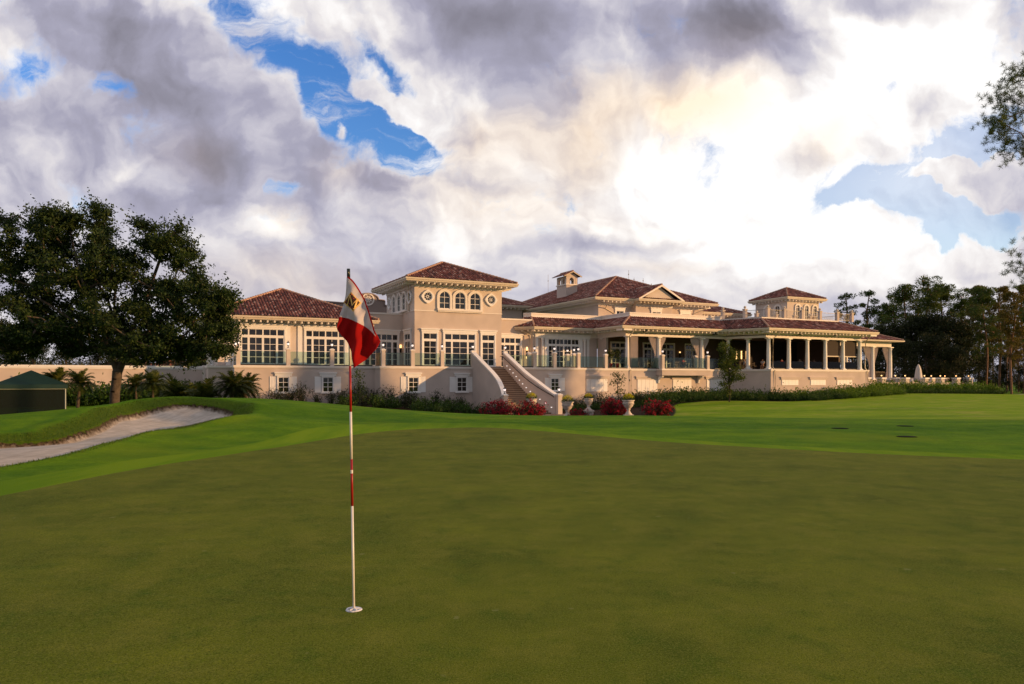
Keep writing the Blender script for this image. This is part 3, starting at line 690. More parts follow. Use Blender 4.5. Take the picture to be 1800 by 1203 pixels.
# --- openings
def rect_unit(nm, fr, a0, a1, z0, z1, cols, rows, trans=None, tz=None, tcols=None, casing=.16, header=True, sill=False, doors=None, m='white', dep=.14):
    # a0..a1 is the clear opening; casing and header stand outside it; cols x rows panes, a row of transom lights above
    mb = MB(); top = tz if trans else z1
    fbox(mb, fr, a0-casing, a0, z0, top, 0.0, dep); fbox(mb, fr, a1, a1+casing, z0, top, 0.0, dep)
    fbox(mb, fr, a0-casing, a1+casing, top, top+casing, 0.0, dep)
    if header:
        fbox(mb, fr, a0-casing-.06, a1+casing+.06, top+casing, top+casing+.22, 0.0, dep+.03); fbox(mb, fr, a0-casing-.14, a1+casing+.14, top+casing+.22, top+casing+.34, 0.0, dep+.12)
    if sill: fbox(mb, fr, a0-casing-.1, a1+casing+.1, z0-.14, z0, 0.0, dep+.08)
    root = B_(nm, mb, m)
    gl = MB(); fbox(gl, fr, a0, a1, z0+.02, top, 0.003, .03); gl.build('glass', W['pane'], root)
    mb = MB(); e = .031; f = .085
    ds = doors or [1.0]; tot = sum(ds); x = a0
    for w in ds:
        x0, x1 = x, x+(a1-a0)*w/tot; x = x1; s = .10 if doors else .06
        fbox(mb, fr, x0, x0+s, z0, z1, e, f); fbox(mb, fr, x1-s, x1, z0, z1, e, f); fbox(mb, fr, x0+s, x1-s, z0, z0+(.26 if doors else s), e, f); fbox(mb, fr, x0+s, x1-s, z1-s, z1, e, f)
        c = cols if not doors else (2 if w > .6 else 1)
        zb = z0+(.26 if doors else s)
        for i in range(1, c): xx = x0+s+(x1-x0-2*s)*i/c; fbox(mb, fr, xx-.022, xx+.022, zb, z1-s, e, f-.012)
        for i in range(1, rows): zz = zb+(z1-s-zb)*i/rows; fbox(mb, fr, x0+s, x1-s, zz-.022, zz+.022, e, f-.015)
    if trans:
        fbox(mb, fr, a0, a1, z1, z1+.16, e, f+.01); fbox(mb, fr, a0, a1, tz-.05, tz, e, f)
        x = a0
        for w in ds:
            x0, x1 = x, x+(a1-a0)*w/tot; x = x1; c = 2 if w > .6 else 1
            fbox(mb, fr, x0, x0+.06, z1+.16, tz-.05, e, f); fbox(mb, fr, x1-.06, x1, z1+.16, tz-.05, e, f)
            for i in range(1, c): xx = x0+(x1-x0)*i/c; fbox(mb, fr, xx-.022, xx+.022, z1+.16, tz-.05, e, f-.012)
    mb.build('frame', W['white'], root)
    if doors and len(doors) > 2:
        xm = (a0+a1)/2; h = MB(); fbox(h, fr, xm-.13, xm-.09, z0+1.0, z0+1.3, f, f+.05); fbox(h, fr, xm+.09, xm+.13, z0+1.0, z0+1.3, f, f+.05); h.build('handle', W['bronze'], root)
    return root
DZ, DT = 5.80, 6.55
def door_px(fr, V, px0, px1, doors, **k):
    return rect_unit('french_door', fr, UV(px0, V), UV(px1, V), ZF, DZ, 2, 4, True, DT, doors=doors, **k)
def arch_unit(fr, a0, a1, z0, ztop, nm='arched_window', ring=.26, dep=.16, sill=True):
    c = (a0+a1)/2; r = (a1-a0)/2; zs = ztop-r; k = 14; root_mb = MB(); A = [math.pi*i/k for i in range(k+1)]
    ino = [(a0, z0)]+[(c-math.cos(t)*r, zs+math.sin(t)*r) for t in A]+[(a1, z0)]
    R_ = r+ring; out = [(c-R_, z0)]+[(c-math.cos(t)*R_, zs+math.sin(t)*R_) for t in A]+[(c+R_, z0)]
    n = len(ino); vs = [fr.p(*q, d) for d in (0.0, dep) for q in ino+out]
    fs = []
    for i in range(n-1): fs += [(2*n+i, 2*n+i+1, 3*n+i+1, 3*n+i), (i, i+1, 2*n+i+1, 2*n+i), (n+i, 3*n+i, 3*n+i+1, n+i+1)]
    root_mb.add(vs, fs); root = B_(nm, root_mb, 'trim')
    g = MB(); g.add([fr.p(*q, .02) for q in ino], [tuple(range(n))]); g.build('glass', W['pane'], root)
    mb = MB(); e, f = .025, .075
    fbox(mb, fr, a0, a0+.05, z0, zs, e, f); fbox(mb, fr, a1-.05, a1, z0, zs, e, f); fbox(mb, fr, a0, a1, z0, z0+.06, e, f); fbox(mb, fr, c-.022, c+.022, z0, ztop-.01, e, f-.01)
    for zz in (z0+(zs-z0)*.5, zs): fbox(mb, fr, a0, a1, zz-.022, zz+.022, e, f-.014)
    vs = [fr.p(c-math.cos(t)*q, zs+math.sin(t)*q, d) for d in (e, f) for q in (r-.05, r) for t in A]; m = len(A)
    mb.add(vs, [x for i in range(m-1) for x in ((2*m+i, 2*m+i+1, 3*m+i+1, 3*m+i), (i, 2*m+i, 2*m+i+1, i+1))])
    mb.build('frame', W['white'], root); return root
def rosette(fr, a, z, r):
    k = 32; mb = MB()
    def ring(ra, rb, d0, d1, lob=0.0, kk=k):
        vs = []
        for i in range(kk):
            t = 2*math.pi*i/kk; l = 1+lob*abs(math.cos(2*t))**6
            for rr, d in ((ra, d0), (ra, d1), (rb*l, d1), (rb*l, d0)): vs.append(fr.p(a+math.cos(t)*rr, z+math.sin(t)*rr, d))
        mb.add(vs, [x for i in range(kk) for x in [tuple((4*i+q, 4*((i+1) % kk)+q, 4*((i+1) % kk)+(q+1) % 4, 4*i+(q+1) % 4)) for q in range(4)]])
    ring(r*.74, r*.95, 0, .2, .16); ring(r*.62, r*.74, 0, .13)
    root = B_('rose_window', mb, 'white')
    g = MB(); g.add([fr.p(a+math.cos(2*math.pi*i/k)*r*.63, z+math.sin(2*math.pi*i/k)*r*.63, .02) for i in range(k)], [tuple(range(k))]); g.build('glass', W['pane'], root)
    mb = MB()
    for i in range(8):
        t = math.pi*i/4; mb.tube([fr.p(a+math.cos(t)*r*.2, z+math.sin(t)*r*.2, .05), fr.p(a+math.cos(t)*r*.64, z+math.sin(t)*r*.64, .05)], .018, 5)
    ring(r*.13, r*.22, .03, .07, 0, 16); mb.build('tracery', W['white'], root)
    return root

# ============ left pavilion ============
LV = 75.2
wallbox(6.4, 20.4, LV, 89, -1.4, 7.4, 'stucco_pale')
hip_roof('roof', 5.1, 21.7, 74.0, 90.6, 7.75, 3.6, 'FL')
mb = MB(); pts = [(6.4, 89), (6.4, LV), (20.4, LV), (20.4, 89)]
strip(mb, pts, 0, .05, 6.98, 7.36); strip(mb, pts, 0, .10, 7.22, 7.38); B_('frieze', mb, 'trim')
fL = front(LV)
door_px(fL, LV, 423.5, 499.5, [.5, .95, .95, .5]); door_px(fL, LV, 537, 606, [.5, .95, .95, .5])
mb = MB()
for p in (401, 411.5, 506, 597+16, 527):
    u = UV(p, LV); mb = MB(); fbox(mb, fL, u-.22, u+.22, ZF, 6.97, 0, .10); B_('pilaster', mb, 'white')
sL = side(6.4); rect_unit('french_door', sL, -82, -79.5, ZF, DZ, 2, 4, True, DT, doors=[1, 1])
# ============ connector with curved parapet behind ============
CV = 77.7
wallbox(20.4, 25.5, CV, 84, ZF-.5, 8.70); B_('coping', MB().box((20.35, CV-.08, 8.70), (25.5, CV+.3, 8.88)), 'trim')
fC = front(CV); door_px(fC, CV, 640, 699, [.5, .95, .95, .5]); 
wallbox(35.6, 50.4, CV+.0, 84, ZF-.5, 8.65); B_('coping', MB().box((35.6, CV-.08, 8.65), (41.5, CV+.3, 8.83)), 'trim')
door_px(fC, CV, 868, 914.5, [.95, .95, .5])
GV = 90.0
def curved_parapet():
    mb = MB(); u = lambda px: UV(px, GV); Y = YV(645, GV); z = lambda py: zat(py, Y)
    uc = u(647); r = (u(665)-uc)
    prof = [(u(560), z(534.5)), (uc-r*1.62, z(536)), (uc-r*1.62, z(528)), (uc-r, z(527))]
    prof += [(uc-math.cos(t)*r, z(526)+math.sin(t)*(z(517)-z(526))) for t in np.linspace(0, math.pi, 13)]
    prof += [(uc+r, z(527)), (uc+r*1.62, z(528)), (uc+r*1.62, z(536.5)), (u(700), z(537.5))]
    poly = [(prof[0][0], 6)]+prof+[(prof[-1][0], 6)]; n = len(poly)
    vs = [(a, GV, b) for a, b in poly]+[(a, GV+.4, b) for a, b in poly]
    mb.add(vs, [tuple(range(n))[::-1], tuple(range(n, 2*n))]+[(i, (i+1) % n, n+(i+1) % n, n+i) for i in range(n)])
    root = B_('gable_wall', mb, 'gable')
    mb = MB()
    for (a, b), (c, d) in zip(prof, prof[1:]):
        mb.tube([(a, GV-.05, b+.05), (c, GV-.05, d+.05)], .11, 4)
    mb.build('coping', W['gable'], root)
    g = MB(); k = 24
    for ra, rb, dd in ((.62, .78, .12), (.28, .36, .08)):
        vs = []
        for i in range(k):
            t = 2*math.pi*i/k
            for rr, d in ((ra, 0), (ra, dd), (rb, dd), (rb, 0)): vs.append((uc+math.cos(t)*rr, GV-d, z(526.5)+math.sin(t)*rr))
        g.add(vs, [(4*i+q, 4*((i+1) % k)+q, 4*((i+1) % k)+(q+1) % 4, 4*i+(q+1) % 4) for i in range(k) for q in range(4)])
    for i in range(4):
        t = math.pi*i/4+.4; g.tube([(uc-math.cos(t)*.65, GV-.03, z(526.5)-math.sin(t)*.65), (uc+math.cos(t)*.65, GV-.03, z(526.5)+math.sin(t)*.65)], .05, 4)
    g.build('medallion', W['trim'], root)
curved_parapet()
wallbox(UV(560, GV), UV(700, GV), GV+.41, 98, 6, zat(539, YV(645, GV)), 'gable')
# ============ main tower ============
TV = 73.8; TU0, TU1 = 25.5, 35.6
wallbox(TU0, TU1, TV, 83.6, ZF-.5, 8.9, 'stucco'); wallbox(TU0-.02, TU1+.02, TV-.02, 83.6, 8.902, 11.75, 'stucco_pale')
mb = MB(); pts = [(TU0, 83.6), (TU0, TV), (TU1, TV), (TU1, 83.6)]
strip(mb, pts, .021, .09, 11.40, 11.72); strip(mb, pts, .021, .05, 8.86, 8.95); B_('frieze', mb, 'trim')
hip_roof('roof', 24.2, 36.9, 72.5, 85.2, 12.2, 2.75, 'FL')
fT = front(TV-.02); fTb = front(TV); sT = side(TU0-.02)
for p0, p1 in ((771.6, 790), (799, 817), (825.5, 843.5)): arch_unit(fT, UV(p0, TV), UV(p1, TV), 9.2, 11.03)
mb = MB(); fbox(mb, fT, UV(768, TV), UV(847, TV), 8.98, 9.19, 0, .26); fbox(mb, fT, UV(769, TV), UV(846, TV), 8.86, 8.98, 0, .16); B_('window_sill', mb, 'trim')
rosette(fT, UV(751.2, TV), 10.4, .66); rosette(fT, UV(862.3, TV), 10.4, .66)
for p0, p1 in ((692, 696.8), (700.6, 705.8), (709.2, 714.6)):
    v1, v0 = Upx(p0, TU0), Upx(p1, TU0); arch_unit(sT, -v1, -v0, 9.2, 11.03)
va, vb = Upx(691, TU0), Upx(716.5, TU0); mb = MB(); fbox(mb, sT, -va, -vb, 8.98, 9.19, 0, .26); B_('window_sill', mb, 'trim')
for p in (686.5, 721.7): rosette(sT, -Upx(p, TU0), 10.4, .66)
door_px(fTb, TV, 743.5, 767.5, [1.]); door_px(fTb, TV, 781, 834.4, [.5, 1.1, .5]); door_px(fTb, TV, 846.5, 868.7, [1.])
rect_unit('french_door', side(TU0), -Upx(712.5, TU0), -Upx(722.5, TU0), ZF, DZ, 2, 4, True, DT, doors=[1])
# ============ bay, porch and right block under one eave ============
EAVE = [(39.2, 77.7), (40.9, 76.0), (49.1, 76.0), (49.1, 69.9), (64.8, 69.9), (66.9, 65.2), (86.2, 65.2), (86.2, 79)]
RP = offset(EAVE, -3.4)         # where the tiled skirt meets the parapet
ZE, ZP = 7.9, 9.25
faces = []; ridges = []
for i in range(len(EAVE)-1): faces.append(([(*EAVE[i], ZE), (*EAVE[i+1], ZE), (*RP[i+1], ZP), (*RP[i], ZP)], True))
for i in (1, 3, 5, 6): ridges.append(((*EAVE[i], ZE), (*RP[i], ZP)))
skirt = roof_from('roof', faces, None, ridges)
mb = MB(); strip(mb, EAVE, -.02, .13, ZE-.20, ZE-.03); strip(mb, EAVE, 0, .06, ZE-.34, ZE-.20); mb.build('gutter', W['beige'], skirt)
mb = MB(); strip(mb, EAVE, -1.4, -.002, ZE-.36, ZE-.33)
for p, q in zip(EAVE, EAVE[1:]):
    f = seg(p, q); L = math.hypot(q[0]-p[0], q[1]-p[1]); n = int(L/.62)
    for i in range(n+1): a = .1+(L-.2)*i/n; fbox(mb, f, a-.07, a+.07, ZE-.58, ZE-.362, -1.35, -.2)
mb.build('soffit', W['trim'], skirt)
WALL = offset(EAVE, -1.4)
mb = MB(); strip(mb, WALL, -.28, .0, 6.78, 7.53); strip(mb, WALL, .001, .07, 7.28, 7.53); strip(mb, WALL, .001, .05, 6.78, 6.92); B_('beam', mb, 'trim')
# parapet above the skirt roof
PAR = [RP[0], RP[1], RP[2], RP[3], RP[4], RP[5], RP[6], RP[7]]
mb = MB(); strip(mb, RP[:5], -.3, -.01, ZP-.4, ZP+.42); strip(mb, RP[:5], -.34, .04, ZP+.42, ZP+.56); strip(mb, RP[4:], -.3, -.01, ZP-.4, ZP+.10); strip(mb, RP[4:], -.34, .06, ZP+.10, ZP+.24); strip(mb, RP[:5], -.01, .05, ZP-.02, ZP+.10)
B_('parapet', mb, 'trim')
flat = [RP[0], RP[1], RP[2], (RP[2][0]+.0, 84), (39, 84)]
B_('flat_roof', MB().prism([(38, 84), *[p for p in RP[:3]], RP[3], RP[4], RP[5], RP[6], RP[7], (84, 84)], ZP-.5, ZP-.35), 'deck')
# bay walls
bw = WALL[0], WALL[1], WALL[2]
mb = MB(); strip(mb, [WALL[0], WALL[1], (WALL[2][0], WALL[2][1])], -.3, -.001, ZF-.4, 6.78); B_('wall', mb, 'stucco')
bf = seg(WALL[1], WALL[2]); b0 = WALL[1][0]; BV = WALL[1][1]
rect_unit('french_door', bf, UV(963, BV)-b0, UV(1017, BV)-b0, ZF, DZ, 2, 4, True, DT, doors=[.95]*4, casing=.5, header=False)
mb = MB()
B_('pilaster', mb, 'white') if mb.v else None
for p in (952, 1026): u = UV(p, BV)-b0; mb = MB(); mb.lathe(bf.p(u, 0, .22)[:2]+(0,), [(.2, ZF), (.2, ZF+.15), (.15, ZF+.2), (.14, 6.35), (.19, 6.45), (.19, 6.6)], 12); B_('half_column', mb, 'white')
for p in (943, 1033): u = UV(p, BV)-b0; mb = MB(); fbox(mb, bf, u-.17, u+.17, ZF, 6.61, 0, .12); B_('pilaster', mb, 'white')
mb = MB()
fbox(mb, bf, UV(940, BV)-b0, UV(1036, BV)-b0, 6.62, 6.98, 0, .2); fbox(mb, bf, UV(939, BV)-b0, UV(1037, BV)-b0, 6.98, 7.12, 0, .3)
B_('entablature', mb, 'white')
# porch side wall piece next to the bay
mb = MB(); cu = WALL[3][0]
mb.box((cu, 75.4, ZF-.4), (cu+.3, 77.3, 6.78)); B_('wall', mb, 'stucco')
# back wall of the porch and of the right block, dark ceiling
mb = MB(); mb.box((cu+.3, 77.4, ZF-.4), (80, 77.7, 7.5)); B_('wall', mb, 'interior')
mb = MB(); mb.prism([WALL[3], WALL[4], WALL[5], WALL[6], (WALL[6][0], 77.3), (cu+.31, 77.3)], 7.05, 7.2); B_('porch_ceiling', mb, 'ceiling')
for a0, a1 in ((52.6, 55.2), (57.6, 62.4), (64.4, 66.5)):
    rect_unit('french_door', front(77.4), a0, a1, ZF, 5.6, 2, 4, True, 6.3, doors=[1]*(2 if a1-a0 < 3 else 4), header=False)
# ============ columns ============
def column(u, v, r=.24, zb=None, zt=6.78, sq=.34):
    zb = ZL if zb is None else zb; mb = MB()
    mb.box((u-sq, v-sq, zb), (u+sq, v+sq, zb+.12)); mb.lathe((u, v, 0), [(r*1.28, zb+.12), (r*1.28, zb+.2), (r*1.1, zb+.27), (r, zb+.34), (r, zb+1.4), (r*.86, zt-.42), (r*1.0, zt-.40), (r*1.0, zt-.34), (r*.88, zt-.32), (r*.9, zt-.22), (r*1.22, zt-.12)], 20)
    mb.box((u-sq*.95, v-sq*.95, zt-.12), (u+sq*.95, v+sq*.95, zt)); return B_('column', mb, 'white', sm=False)
PV = 71.35
for u in (50.75, 55.3, 61.9, 66.2): column(u, PV)
column(67.35, 69.1); 
column(50.75, 76.4)
RV = 66.75
for p in (1351, 1386.5, 1419, 1450.5, 1481.5, 1511): column(UV(p, RV), RV, .25)
for v in (70.5, 74.5): column(84.8, v, .25)
# ============ terrace ============
T1 = UV(655, 71.2)
def stair_l(v): return 30.15-max(0, (65-v))**2*.036
def stair_r(v): return 33.75+max(0, (65-v))**2*.045
uR = 85.5
LED = [(UV(366, 73.6), 78), (UV(366, 73.6), 73.6), (UV(412, 71.1), 73.6), (UV(412, 71.1), 71.1), (20.4, 71.1), (20.4, 69.0), (30.1, 69.0)]
LEDR = [(33.8, 69.0), (43.5, 69.0), (43.5, 70.75), (66.0, 70.75), (68.1, 66.1), (uR, 66.1), (uR, 77)]
for L in (LED, LEDR):
    mb = MB(); strip(mb, L, -.5, -.0, -2.3, ZL-.22); B_('terrace_wall', mb, 'stucco')
    mb = MB(); strip(mb, L, -.5, .10, ZL-.16, ZL); strip(mb, L, -.5, .05, ZL-.24, ZL-.16); B_('ledge', mb, 'trim')
mb = MB(); mb.prism([(LED[1][0]+.1, 73.7), (LED[2][0]+.1, 73.7), (LED[3][0]+.1, 71.2), (20.5, 71.2), (20.5, 69.1), (43.4, 69.1), (43.4, 70.85), (66.1, 70.85), (68.2, 66.2), (uR-.1, 66.2), (uR-.1, 78), (LED[1][0]+.1, 78)], ZF-.3, ZF); B_('terrace_floor', mb, 'deck')
def lantern(par_root, u, v, z, s=1.0, nm='lantern', m='lamp', root=club):
    mb = MB(); mb.lathe((u, v, z), [(.10*s, 0), (.10*s, .03*s), (.03*s, .07*s), (.028*s, .17*s), (.09*s, .21*s), (.10*s, .235*s)], 8)
    mb.lathe((u, v, z), [(.155*s, .44*s), (.15*s, .46*s), (.06*s, .56*s), (.02*s, .60*s), (.02*s, .66*s)], 8)
    for i in range(4):
        t = math.pi/4+i*math.pi/2; mb.tube([(u+math.cos(t)*.09*s, v+math.sin(t)*.09*s, z+.23*s), (u+math.cos(t)*.14*s, v+math.sin(t)*.14*s, z+.45*s)], .008*s, 4)
    b = mb.build(nm, W['black'], root)
    MB().lathe((u, v, z), [(.05*s, .235*s), (.085*s, .25*s), (.125*s, .43*s), (.05*s, .44*s)], 10).build('lamp_glass', W[m], b, True)
    return b
def post(u, v, lamp=True, zt=4.62, w=.36, z0=ZL-.002, v2=None):
    mb = MB(); h = w/2; mb.box((u-h, v-h, z0), (u+h, v+h, zt-.16)); o = B_('railing_post', mb, 'stucco_pale')
    mb = MB(); mb.box((u-h-.04, v-h-.04, zt-.2), (u+h+.04, v+h+.04, zt-.10)); mb.add([(u-h-.06, v-h-.06, zt-.1), (u+h+.06, v-h-.06, zt-.1), (u+h+.06, v+h+.06, zt-.1), (u-h-.06, v+h+.06, zt-.1), (u-.1, v-.1, zt), (u+.1, v-.1, zt), (u+.1, v+.1, zt), (u-.1, v+.1, zt)],
        [(0, 3, 2, 1), (4, 5, 6, 7), (0, 1, 5, 4), (1, 2, 6, 5), (2, 3, 7, 6), (3, 0, 4, 7)]); mb.build('post_cap', W['trim'], o)
    if lamp: lantern(o, u, v, zt, 1.0)
    return o
def glass_run(pts, z0=ZL, z1=4.26, gm='glass'):
    for p, q in zip(pts, pts[1:]):
        f = seg(p, q); L = math.hypot(q[0]-p[0], q[1]-p[1])
        if L < .4: continue
        mb = MB(); fbox(mb, f, .0, L, z0+.02, z1, -.008, .008); o = B_('glass_panel', mb, gm)
        mb = MB(); fbox(mb, f, .0, L, z0, z0+.13, -.05, .05); mb.build('rail_shoe', W['black'], o)
def rail(cols, V):           # posts at columns (px) on a front plane with glass between them
    us = [UV(p, V) for p in cols]
    for u in us: post(u, V+.0)
    for a, b in zip(us, us[1:]): glass_run([(a+.22, V), (b-.22, V)])
    return us
LVp = 71.1+.27; RVp = 69.0+.27
usl = rail((418.5, 506.5, 583.5), LVp); glass_run([(usl[-1]+.22, LVp), (20.3, LVp)])
post(usl[0], 73.3); glass_run([(usl[0], 73.1), (usl[0], LVp+.22)])
usm = rail((673.5, 725, 777, 831), RVp); glass_run([(20.65, LVp), (20.65, RVp+.2)])
usr = rail((888, 939.5, 974.5, 1016.5), RVp)
post(43.2, 70.9, True); glass_run([(43.2, 70.6), (43.2, RVp+.2)])
post(UV(997.5, 73), 73.0); post(UV(930, 71), 71.0, False)
usp = rail((1064.5,), 71.0); glass_run([(43.45, 71.0), (usp[0]-.22, 71.0)]); glass_run([(usp[0]+.22, 71.0), (50.5, 71.0)])
# balcony with corbels
bu0, bu1 = UV(1163, 69.6), UV(1248, 69.6)
mb = MB(); mb.box((bu0, 69.5, ZL-.78), (bu1, 70.74, ZL-.18)); B_('balcony', mb, 'stucco')
mb = MB(); strip(mb, [(bu0, 70.7), (bu0, 69.5), (bu1, 69.5), (bu1, 70.7)], -.5, .08, ZL-.18, ZL+.002); B_('ledge', mb, 'trim')
for u in (bu0+.35, bu1-.9):
    mb = MB(); 
    pr = [(69.75, ZL-.79), (70.745, ZL-.79), (70.745, ZL-1.75), (70.55, ZL-1.70), (70.45, ZL-1.3), (70.1, ZL-1.05), (69.8, ZL-1.0)]
    n = len(pr); vs = [(u-.11, a, b) for a, b in pr]+[(u+.11, a, b) for a, b in pr]
    mb.add(vs, [tuple(range(n)), tuple(range(n, 2*n))[::-1]]+[(i, n+i, n+(i+1) % n, (i+1) % n) for i in range(n)]); B_('corbel', mb, 'white')
ub = [bu0+.25, bu1-.25]
post(ub[0], 69.75); post(ub[1], 69.75); post(ub[0]+.9, 70.9-.0, False); post(ub[1]-.9, 70.9, False)
glass_run([(ub[0]+.22, 69.75), (ub[1]-.22, 69.75)]); glass_run([(51.1, 71.0), (55.0, 71.0)]); glass_run([(55.6, 71.0), (ub[0]+.7, 71.0)]); glass_run([(62.2, 71.0), (65.9, 71.0)])
# dark low screens between the columns of the right block
cs = [UV(p, RV) for p in (1351, 1386.5, 1419, 1450.5, 1481.5, 1511)]
for a, b in zip(cs, cs[1:]): glass_run([(a+.36, RV+.1), (b-.36, RV+.1)], ZL, 3.95, 'glass_dark')
# interior of the right block: dark walls, lit lamps
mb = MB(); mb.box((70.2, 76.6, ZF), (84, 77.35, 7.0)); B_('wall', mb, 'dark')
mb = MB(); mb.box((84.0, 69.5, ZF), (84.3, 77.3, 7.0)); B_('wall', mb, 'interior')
for i in (3, 4):
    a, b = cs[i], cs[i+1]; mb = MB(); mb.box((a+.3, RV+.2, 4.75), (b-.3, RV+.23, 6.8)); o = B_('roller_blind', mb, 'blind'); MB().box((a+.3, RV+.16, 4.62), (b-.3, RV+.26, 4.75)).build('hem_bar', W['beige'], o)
for u, v in ((72.4, 76.5), (73.3, 76.5), (74.2, 76.5)): B_('wall_lamp', MB().box((u-.05, v-.06, 4.5), (u+.12, v-.01, 5.6)), 'lampw')
for u in (53.9-2.2, 56.4, 63.4): 
    mb = MB(); mb.box((u-.07, 77.22, 4.6), (u+.07, 77.38, 5.2)); o = B_('wall_sconce', mb, 'bronze'); MB().box((u-.06, 77.24, 5.21), (u+.06, 77.36, 5.36)).build('lamp_glass', W['lampw'], o)
for p, V in ((925.5, 77.3),):
    u = UV(p, V); mb = MB(); mb.box((u-.09, V-.2, 4.4), (u+.09, V, 5.1)); o = B_('wall_sconce', mb, 'bronze'); MB().box((u-.07, V-.18, 5.11), (u+.07, V-.03, 5.5)).build('lamp_glass', W['lampw'], o); MB().box((u-.07, V-.18, 4.15), (u+.07, V-.03, 4.39)).build('lamp_glass', W['lampw'], o)
for p in (702, 706):
    mb = MB(); v = Upx(p+6, TU0); 
u = UV(703.8, CV); mb = MB(); mb.box((u-.08, CV-.2, 4.6), (u+.08, CV, 5.1)); o = B_('wall_sconce', mb, 'bronze'); MB().box((u-.07, CV-.18, 5.11), (u+.07, CV-.03, 5.45)).build('lamp_glass', W['lampw'], o)
# ============ curtains ============
def curtain(u0, u1, v, z0=ZF+.1, z1=6.75, gather=0, n=40):
    # gather 0: hangs straight; 1: pulled to u1 at the tie; -1: pulled to u0
    vs = []; k = 14
    for i in range(k+1):
        t = i/k; z = z1+(z0-z1)*t
        g = math.sin(min(1, t/.62)*math.pi/2)**2 if gather else 0; g2 = g*(1 if t < .62 else 1-.35*(t-.62)/.38)
        for j in range(n+1):
            s = j/n; a, b = u0, u1
            if gather > 0: a = u0+(u1-u0)*.72*g2
            if gather < 0: b = u1-(u1-u0)*.72*g2
            vs.append((a+(b-a)*s, v+.07*math.sin(s*n*1.05)*(1-.3*g), z))
    mb = MB().add(vs, [(i*(n+1)+j, i*(n+1)+j+1, (i+1)*(n+1)+j+1, (i+1)*(n+1)+j) for i in range(k) for j in range(n)]); return mb
def B_curt(*a, **k):
    o = curtain(*a, **k).build('curtain', W['curtain'], club, True); s = o.modifiers.new('thickness', 'SOLIDIFY'); s.thickness = .02; return o
B_curt(51.2, 52.3, PV+.1); B_curt(53.9, 55.1, PV+.1, gather=1); B_curt(55.5, 56.4, PV+.1, gather=-1, z0=4.2); B_curt(60.2, 61.6, PV+.1, gather=1); B_curt(62.1, 63.1, PV+.1, gather=-1, z0=4.0)
# ============ staircase ============
def steps():
    n = 26; v0, v1 = 69.0, 60.3; zt, zb = ZF, -1.62; mb = MB(); td = MB()
    for i in range(n):
        va = v0+(v1-v0)*i/n; vb = v0+(v1-v0)*(i+1)/n; z = zt-(zt-zb)*(i+1)/(n+0)
        a, b = stair_l(vb)+.18, stair_r(vb)-.18; a2, b2 = stair_l(va)+.18, stair_r(va)-.18
        td.prism([(a, vb-.03), (b, vb-.03), (b2, va), (a2, va)], z-.05, z); mb.prism([(a, vb), (b, vb), (b2, va), (a2, va)], -2.4, z-.05)
    st = B_('staircase', mb, 'stone'); td.build('treads', W['tread'], st)
    zt_ = lambda v: 4.38-(69-v)*.448
    for nm, fn, sg in (('l', stair_l, -1), ('r', stair_r, 1)):
        vsx = np.linspace(69.1, 60.2, 24); pa = [(fn(v)-.17, v) for v in vsx]; pb = [(fn(v)+.17, v) for v in vsx]
        mb = MB(); cp_ = MB(); ti = [zt_(v)+(-.25*max(0, (62.5-v))/2.3) for v in vsx]
        for i in range(len(vsx)-1):
            vs = [(*pa[i], -2.4), (*pb[i], -2.4), (*pb[i+1], -2.4), (*pa[i+1], -2.4), (*pa[i], ti[i]-.12), (*pb[i], ti[i]-.12), (*pb[i+1], ti[i+1]-.12), (*pa[i+1], ti[i+1]-.12)]
            Q = [(0, 3, 2, 1), (4, 5, 6, 7), (0, 1, 5, 4), (2, 3, 7, 6), (0, 4, 7, 3), (1, 2, 6, 5)]
            mb.add(vs, Q)
            e = .06; vs = [(pa[i][0]-e, pa[i][1], ti[i]-.12), (pb[i][0]+e, pb[i][1], ti[i]-.12), (pb[i+1][0]+e, pb[i+1][1], ti[i+1]-.12), (pa[i+1][0]-e, pa[i+1][1], ti[i+1]-.12),
                    (pa[i][0]-e, pa[i][1], ti[i]+.04), (pb[i][0]+e, pb[i][1], ti[i]+.04), (pb[i+1][0]+e, pb[i+1][1], ti[i+1]+.04), (pa[i+1][0]-e, pa[i+1][1], ti[i+1]+.04)]
            cp_.add(vs, Q)
        w = mb.build('stair_wall', W['stucco'], club); cp_.build('coping', W['trim'], w)
        post(fn(59.95), 59.95, True, .34, .46, -2.4)
        if sg > 0:
            for i in range(12):
                v = 68.3-i*.70; z = ZF-(69-v)*.5235+.42; u = fn(v)-.17
                MB().box((u-.03, v-.09, z), (u+.01, v+.09, z+.07)).build('step_light', W['steplight'], w)
            hr = [(fn(v)-.27, v, zt_(v)-.42) for v in np.linspace(69.2, 60.4, 20)]
            MB().tube([(fn(69.2)-.27-.25, 69.25, zt_(69.2)-.40)]+hr+[(fn(60.3)-.27, 60.2, hr[-1][2]-.12)], .035, 6).build('handrail', W['bronze'], w)
    return st
steps()
# ============ main block ============
MV = 80.0
wallbox(52.4, 69.6, MV, 112, 7, 11.75, 'stucco')
wallbox(57.6, 63.6, MV-.9, MV, 7, 11.75, 'stucco')
hip_roof('roof', 51.0, 71.0, 78.5, 114.5, 12.15, 4.3, 'FL', wall_in=1.4)
mb = MB(); strip(mb, [(52.4, 100), (52.4, MV), (57.6, MV)], 0, .07, 11.3, 11.6); strip(mb, [(57.6, MV-.9), (63.6, MV-.9)], 0, .07, 11.3, 11.6); strip(mb, [(63.6, MV), (69.6, MV), (69.6, 90)], 0, .07, 11.3, 11.6); B_('frieze', mb, 'trim')
